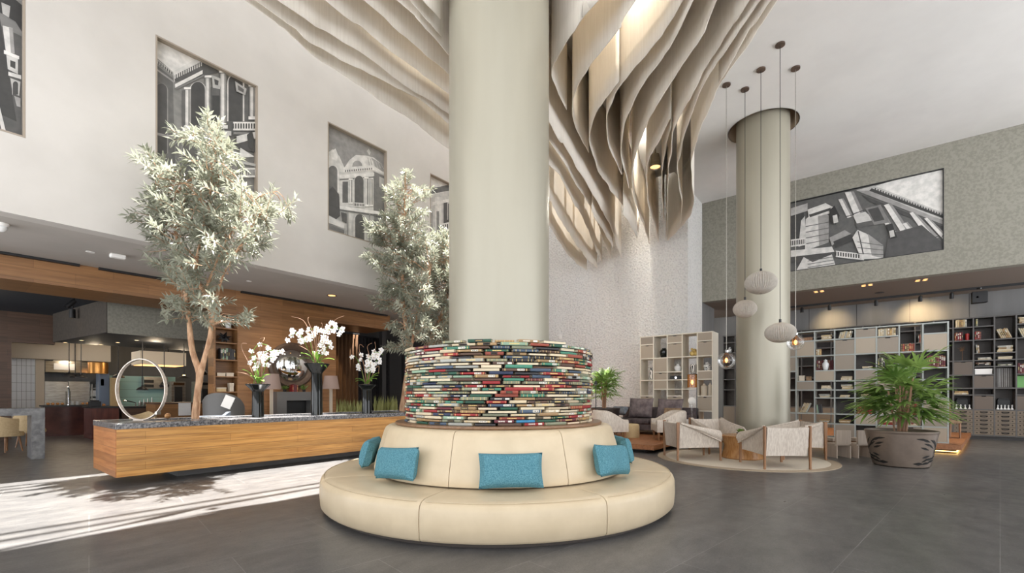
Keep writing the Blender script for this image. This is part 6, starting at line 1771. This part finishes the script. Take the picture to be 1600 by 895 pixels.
o = MB().tube([(0,0,0),(0,0,.55),(-.02,-.03,.62),(-.06,-.1,.6)], .022, 8).lathe([(.05,0),(.05,.02),(0,.02)], 14).build('tap', M['chrome']); o.location = on(107.5, 21.6, k1[1]); tag(o, 'tall chrome tap on the dark kitchen counter', 'tap')
o = MB().box(-.14,-.1,0,.14,.1,.16).box(-.1,-.06,.16,.1,.06,.2).build('black_case', M['black'], bevel=.008); o.location = on(148, 21.75 if False else 19.2, k2[1]); tag(o, 'black case on the red-brown counter block', 'box')
loaf(on(162, 19.2, k2[1]), 'bread loaf beside the black case on the red-brown counter block', 'bread on the kitchen counter')
o = MB().tube([(0,0,0),(0,0,.12),(-.3,0,.2),(-.34,0,.17)], .018, 8).build('tap', M['chrome']); o.location = on(212, 19.9, k3[1]); tag(o, 'low chrome tap seen inside the hoop', 'tap')
for k, px in enumerate((219, 225, 231, 237.5)):
    o = MB().lathe([(.035,0),(.046,.05),(.05,.14),(.045,.14),(.03,.02)], 16, cap=False).lathe([(.02,.14),(.015,.2+.03*k),(0,.2+.03*k)], 10).build('utensil_pot', M['steel']); o.location = on(px, 19.8, k3[1]); tag(o, f'steel pot, {ORD[k+1]} from left on the counter inside the hoop', 'pot', 'steel pots inside the hoop')
# ovens and wall machine
unit('wall_oven', 'steel oven with dark window left of the tree trunk in kitchen', 'oven', (268, 596, 290, 632), 20.6, .7, M['steel'], [('window', (.2,.75,.45,.9), M['black']), ('panel', (.1,.9,.93,.98), M['chrome'])])
unit('wall_oven', 'steel oven with dark window right of the tree trunk in kitchen', 'oven', (309, 596, 331, 632), 20.6, .7, M['steel'], [('window', (.3,.75,.45,.85), M['black']), ('panel', (.1,.9,.93,.98), M['chrome'])])
unit('coffee_machine', 'steel machine with black shelves mounted on the teal kitchen wall', 'machine', (225, 589, 262, 607), 24.2, .39, M['steel'], [('shelf', (.0,.4,.1,.35), M['black']), ('shelf', (.0,.4,.5,.75), M['black'])], False)
# black pendant lamps of the kitchen
def kpend(px, py, d, r, label, kind=0):
    q = at(px, py, d); t = thing('black_pendant', label, 'pendant lamp', q, group='black kitchen pendants'); ztop = 3.97 if not (2.3 < q.x < 7.7 and 16.1 < q.y < 20.7) else 3.075
    pf = [(r, 0), (r*.98, .03), (r*.75, r*.45), (r*.3, r*.75), (r*.2, r*.8), (r*.2, r*1.05), (0, r*1.1)] if kind == 0 else ([(r, 0), (r*.5, r*.22), (r*.14, r*.5), (0, r*.75)] if kind == 1 else [(r*.8, 0), (r, r*.5), (r*.5, r*1.2), (r*.1, r*1.6), (0, r*1.7)])
    MB().lathe(pf, 26, cap=False).build('shade', M['black'], t); MB().tube([(0,0,pf[-1][1]-.01), (0,0,ztop-q.z)], .012, 6).build('cord', M['black'], t); MB().ball((0,0,.06), .05).build('bulb', M['bulb'], t)
kpend(108, 587.5, 15.6, .15, 'black kitchen pendant lamp, leftmost of the three above the bread'); kpend(117.5, 590, 16.4, .15, 'black kitchen pendant lamp, middle of the three above the bread'); kpend(126.8, 590, 15.6, .15, 'black kitchen pendant lamp, rightmost of the three above the bread')
kpend(185, 590, 15.3, .165, 'black kitchen pendant lamp just left of the hoop'); kpend(222.5, 609.5, 14.5, .155, 'black kitchen pendant lamp seen inside the hoop')
kpend(287.5, 590.5, 15.0, .19, 'wide flat black pendant lamp left of the tree trunk', 1); kpend(318, 585.5, 15.2, .115, 'faceted black pendant lamp right of the tree trunk', 2); kpend(256.5, 605, 15.1, .14, 'dark pointed pendant lamp behind the right edge of hoop', 2)
# spots and downlights of the kitchen
p = onz(113, 482, 3.9); t = thing('kitchen_spotlight', 'black cylinder spotlight under the dark kitchen ceiling', 'spotlight', (p.x, p.y, 3.979)); MB().tube([(0,0,0),(0,0,-.1)], .02, 8).build('stem', M['black'], t); MB().lathe([(.07,-.10),(.075,-.36),(.06,-.36),(.06,-.30),(0,-.30)], 18).build('housing', M['black'], t); MB().lathe([(.06,-.31),(0,-.31)], 16, cap=False).build('lens', M['spotface'], t)
p = onz(162, 478, 3.85); t = thing('kitchen_spotlight', 'tilted spotlight at the left end of papered bulkhead', 'spotlight', (2.3, 16.6, 3.979)); MB().tube([(0,0,0),(0,0,-.1)], .02, 8).build('stem', M['black'], t); m = MB(); m.T = Matrix.Translation((0,0,-.1)) @ Matrix.Rotation(.7, 4, 'Y'); m.lathe([(.06,.02),(.065,-.24),(.05,-.24),(.05,-.2),(0,-.2)], 18); m.build('housing', M['black'], t)
for k, (px, py) in enumerate(((102, 535), (127.5, 531.5), (184, 535), (213.5, 531.5), (158, 538.5))):
    p = onz(px, py, 3.075)
    if 2.4 < p.x < 7.5 and 16.3 < p.y < 20.5: downlight((p.x, p.y, 3.079), f'small round downlight under the kitchen bulkhead, {ORD[k+1]} of five', .06, 1, 'spotface', 'downlights under the kitchen bulkhead')
# stone table and beige chairs at the left edge
t = thing('stone_table', 'high grey stone slab table at the left edge of the room', 'table', (1.5, 14.55, 0)); MB().box(-3.6, -.38, .95, 0, .38, 1.1).build('top', M['stone_table'], t); MB().box(-.2, -.38, 0, 0, .38, .95).build('leg', M['stone_table'], t); MB().box(-3.6, -.38, 0, -3.4, .38, .95).build('leg', M['stone_table'], t)
def beige(px, d, label, rz):
    q = at(px, HOR, d); t = thing('beige_chair', label, 'chair', (q.x, q.y, 0), rz, group='beige chairs in the dining zone'); m = MB(); vs, fs = [], []; n = 16
    for i in range(n+1):
        a = PI*.5 + PI*i/n
        for r, z in ((.30,.40),(.32,.90),(.30,.93),(.27,.90),(.25,.42)): vs.append((r*cos(a), r*sin(a)*1.0, z - (.12*abs(cos(PI*i/n)) if z > .5 else 0)))
    for i in range(n):
        for j in range(5): j2 = (j+1) % 5; fs.append((i*5+j, (i+1)*5+j, (i+1)*5+j2, i*5+j2))
    fs += [tuple(range(5)), tuple(n*5+j for j in range(5))[::-1]]
    m.add(vs, fs, 0, True).build('backrest', M['chair_beige'], t); MB().lathe([(.1,.38),(.30,.38),(.31,.42),(.29,.48),(0,.49)], 24).build('seat', M['chair_beige'], t)
    for a in (.8, 2.4, 3.9, 5.5): MB().tube([(.2*cos(a), .2*sin(a), .40), (.27*cos(a), .27*sin(a), 0)], [.022, .014], 8).build('leg', M['wood_leg'], t)
beige(10, 11.1, 'beige tub chair under the stone table at the very left edge', FWD); beige(47, 12.2, 'beige tub chair behind the leg of the stone table', FWD+.3); beige(222, 12.6, 'beige tub chair whose back shows inside the lower hoop', FWD+PI+.2)
# small fittings under the reception soffit
p = onz(184, 397, SOF); o = MB().box(-.13, -.07, -.09, .13, .07, 0).build('ceiling_emergency_light', M['white'], bevel=.03, seg=3); o.location = (p.x, p.y, SOF-.001); tag(o, 'white oblong emergency light under the reception soffit', 'ceiling light')
p = onz(141, 393.5, SOF); downlight((p.x, p.y, SOF), 'small white disc beside the emergency light on the soffit', .07, 1, 'white')
p = onz(518.5, 461.5, SOF); downlight((p.x, p.y, SOF), 'round recessed downlight in the soffit above the tallest orchid', .14, 1, 'bulbdim', None, 'bronze')
p = onz(389, 439, SOF); downlight((p.x, p.y, SOF), 'small round soffit downlight right of the first tree', .06, 1, 'white')
for px, py, lab in ((600.5, 478, 'white dome camera under the soffit left of the slim tree'), (2, 355, 'white dome camera under the soffit at the left edge')):
    p = onz(px, py-6, SOF); t = thing('dome_camera', lab, 'camera', (p.x, p.y, SOF-.001)); MB().lathe([(.0,-.05),(.09,-.05),(.10,0),(0,0)], 20).build('mount', M['white'], t); MB().ball((0,0,-.07), .075, 16, 10).build('dome', M['whitegloss'], t)
o = struct('trim_14', MB().box(ony(693, HOR, 10.79).x-.002, 10.79, 0, ony(693, HOR, 10.79).x, 10.792, .002), M['black']); bpy.data.objects.remove(o)
# wall plate on the stucco and a small socket
q = onx(876, 526, XT-.02); o = MB().box(-.02, -.07, -.09, 0, .07, .09).build('wall_switch', M['white'], bevel=.006); o.location = (XT-.001, q.y, q.z); tag(o, 'small white square plate on the stucco wall just right of the book drum', 'wall plate')

# ------------------------------------------------------------------ lamps that are lit, and fill above the sheets
for px, w in ((1297, 150), (1369, 25), (1440, 260), (1487, 40)):
    p = onx(px, HOR, xt); lamp('track_beam', 'SPOT', (xt+.06, p.y, RSOF-.24), w, (1, .72, .38), (20.65, p.y-.02, 4.0), .03, 80, .9)
for px, py in ((1284, 454), (1360, 444), (1446, 436)):
    p = onz(px, py, RSOF); lamp('library_downlight', 'SPOT', (p.x, p.y, RSOF-.06), 260, (1, .88, .72), (p.x, p.y, 0), .08, 130, .9)
for x, y, w in ((4.4, 18.0, 25), (6.2, 21.8, 60), (3.4, 20.9, 22), (3.2, 24.2, 30), (0.5, 18, 16), (-2, 17, 14), (6.4, 18.4, 25)):
    lamp('kitchen_downlight', 'POINT', (x, y, 2.9), w, (1, .80, .56), size=.12)
for x, y in ((6.2, 12.4), (9.2, 12.4), (3, 12.4)): lamp('soffit_downlight', 'SPOT', (x, y, SOF-.05), 120, (1, .86, .68), (x, y+.8, 0), .06, 110, .8)
for px in (517, 424): q = ony(px, 597, 13.3); lamp('shade_glow', 'POINT', (q.x, 13.3, q.z), 14, (1, .72, .42), size=.05)
lamp('curtain_spot', 'SPOT', (9.0, 15.1, 3.6), 110, (1, .78, .5), (9.0, 15.7, 1.2), .04, 50, .7)
for x, y, z in ((13.2, 5.4, 7.4), (9.5, 3.2, 7.9), (8.5, 5.2, 7.9), (6.4, 2.6, 7.9), (11, 4.4, 7.8), (5.0, 5.6, 7.9), (2.6, 4.6, 7.9)):
    lamp('canopy_fill', 'POINT', (x, y, z), 170, (1, .93, .82), size=.08)  # fill lights added among the linen sheets to brighten them
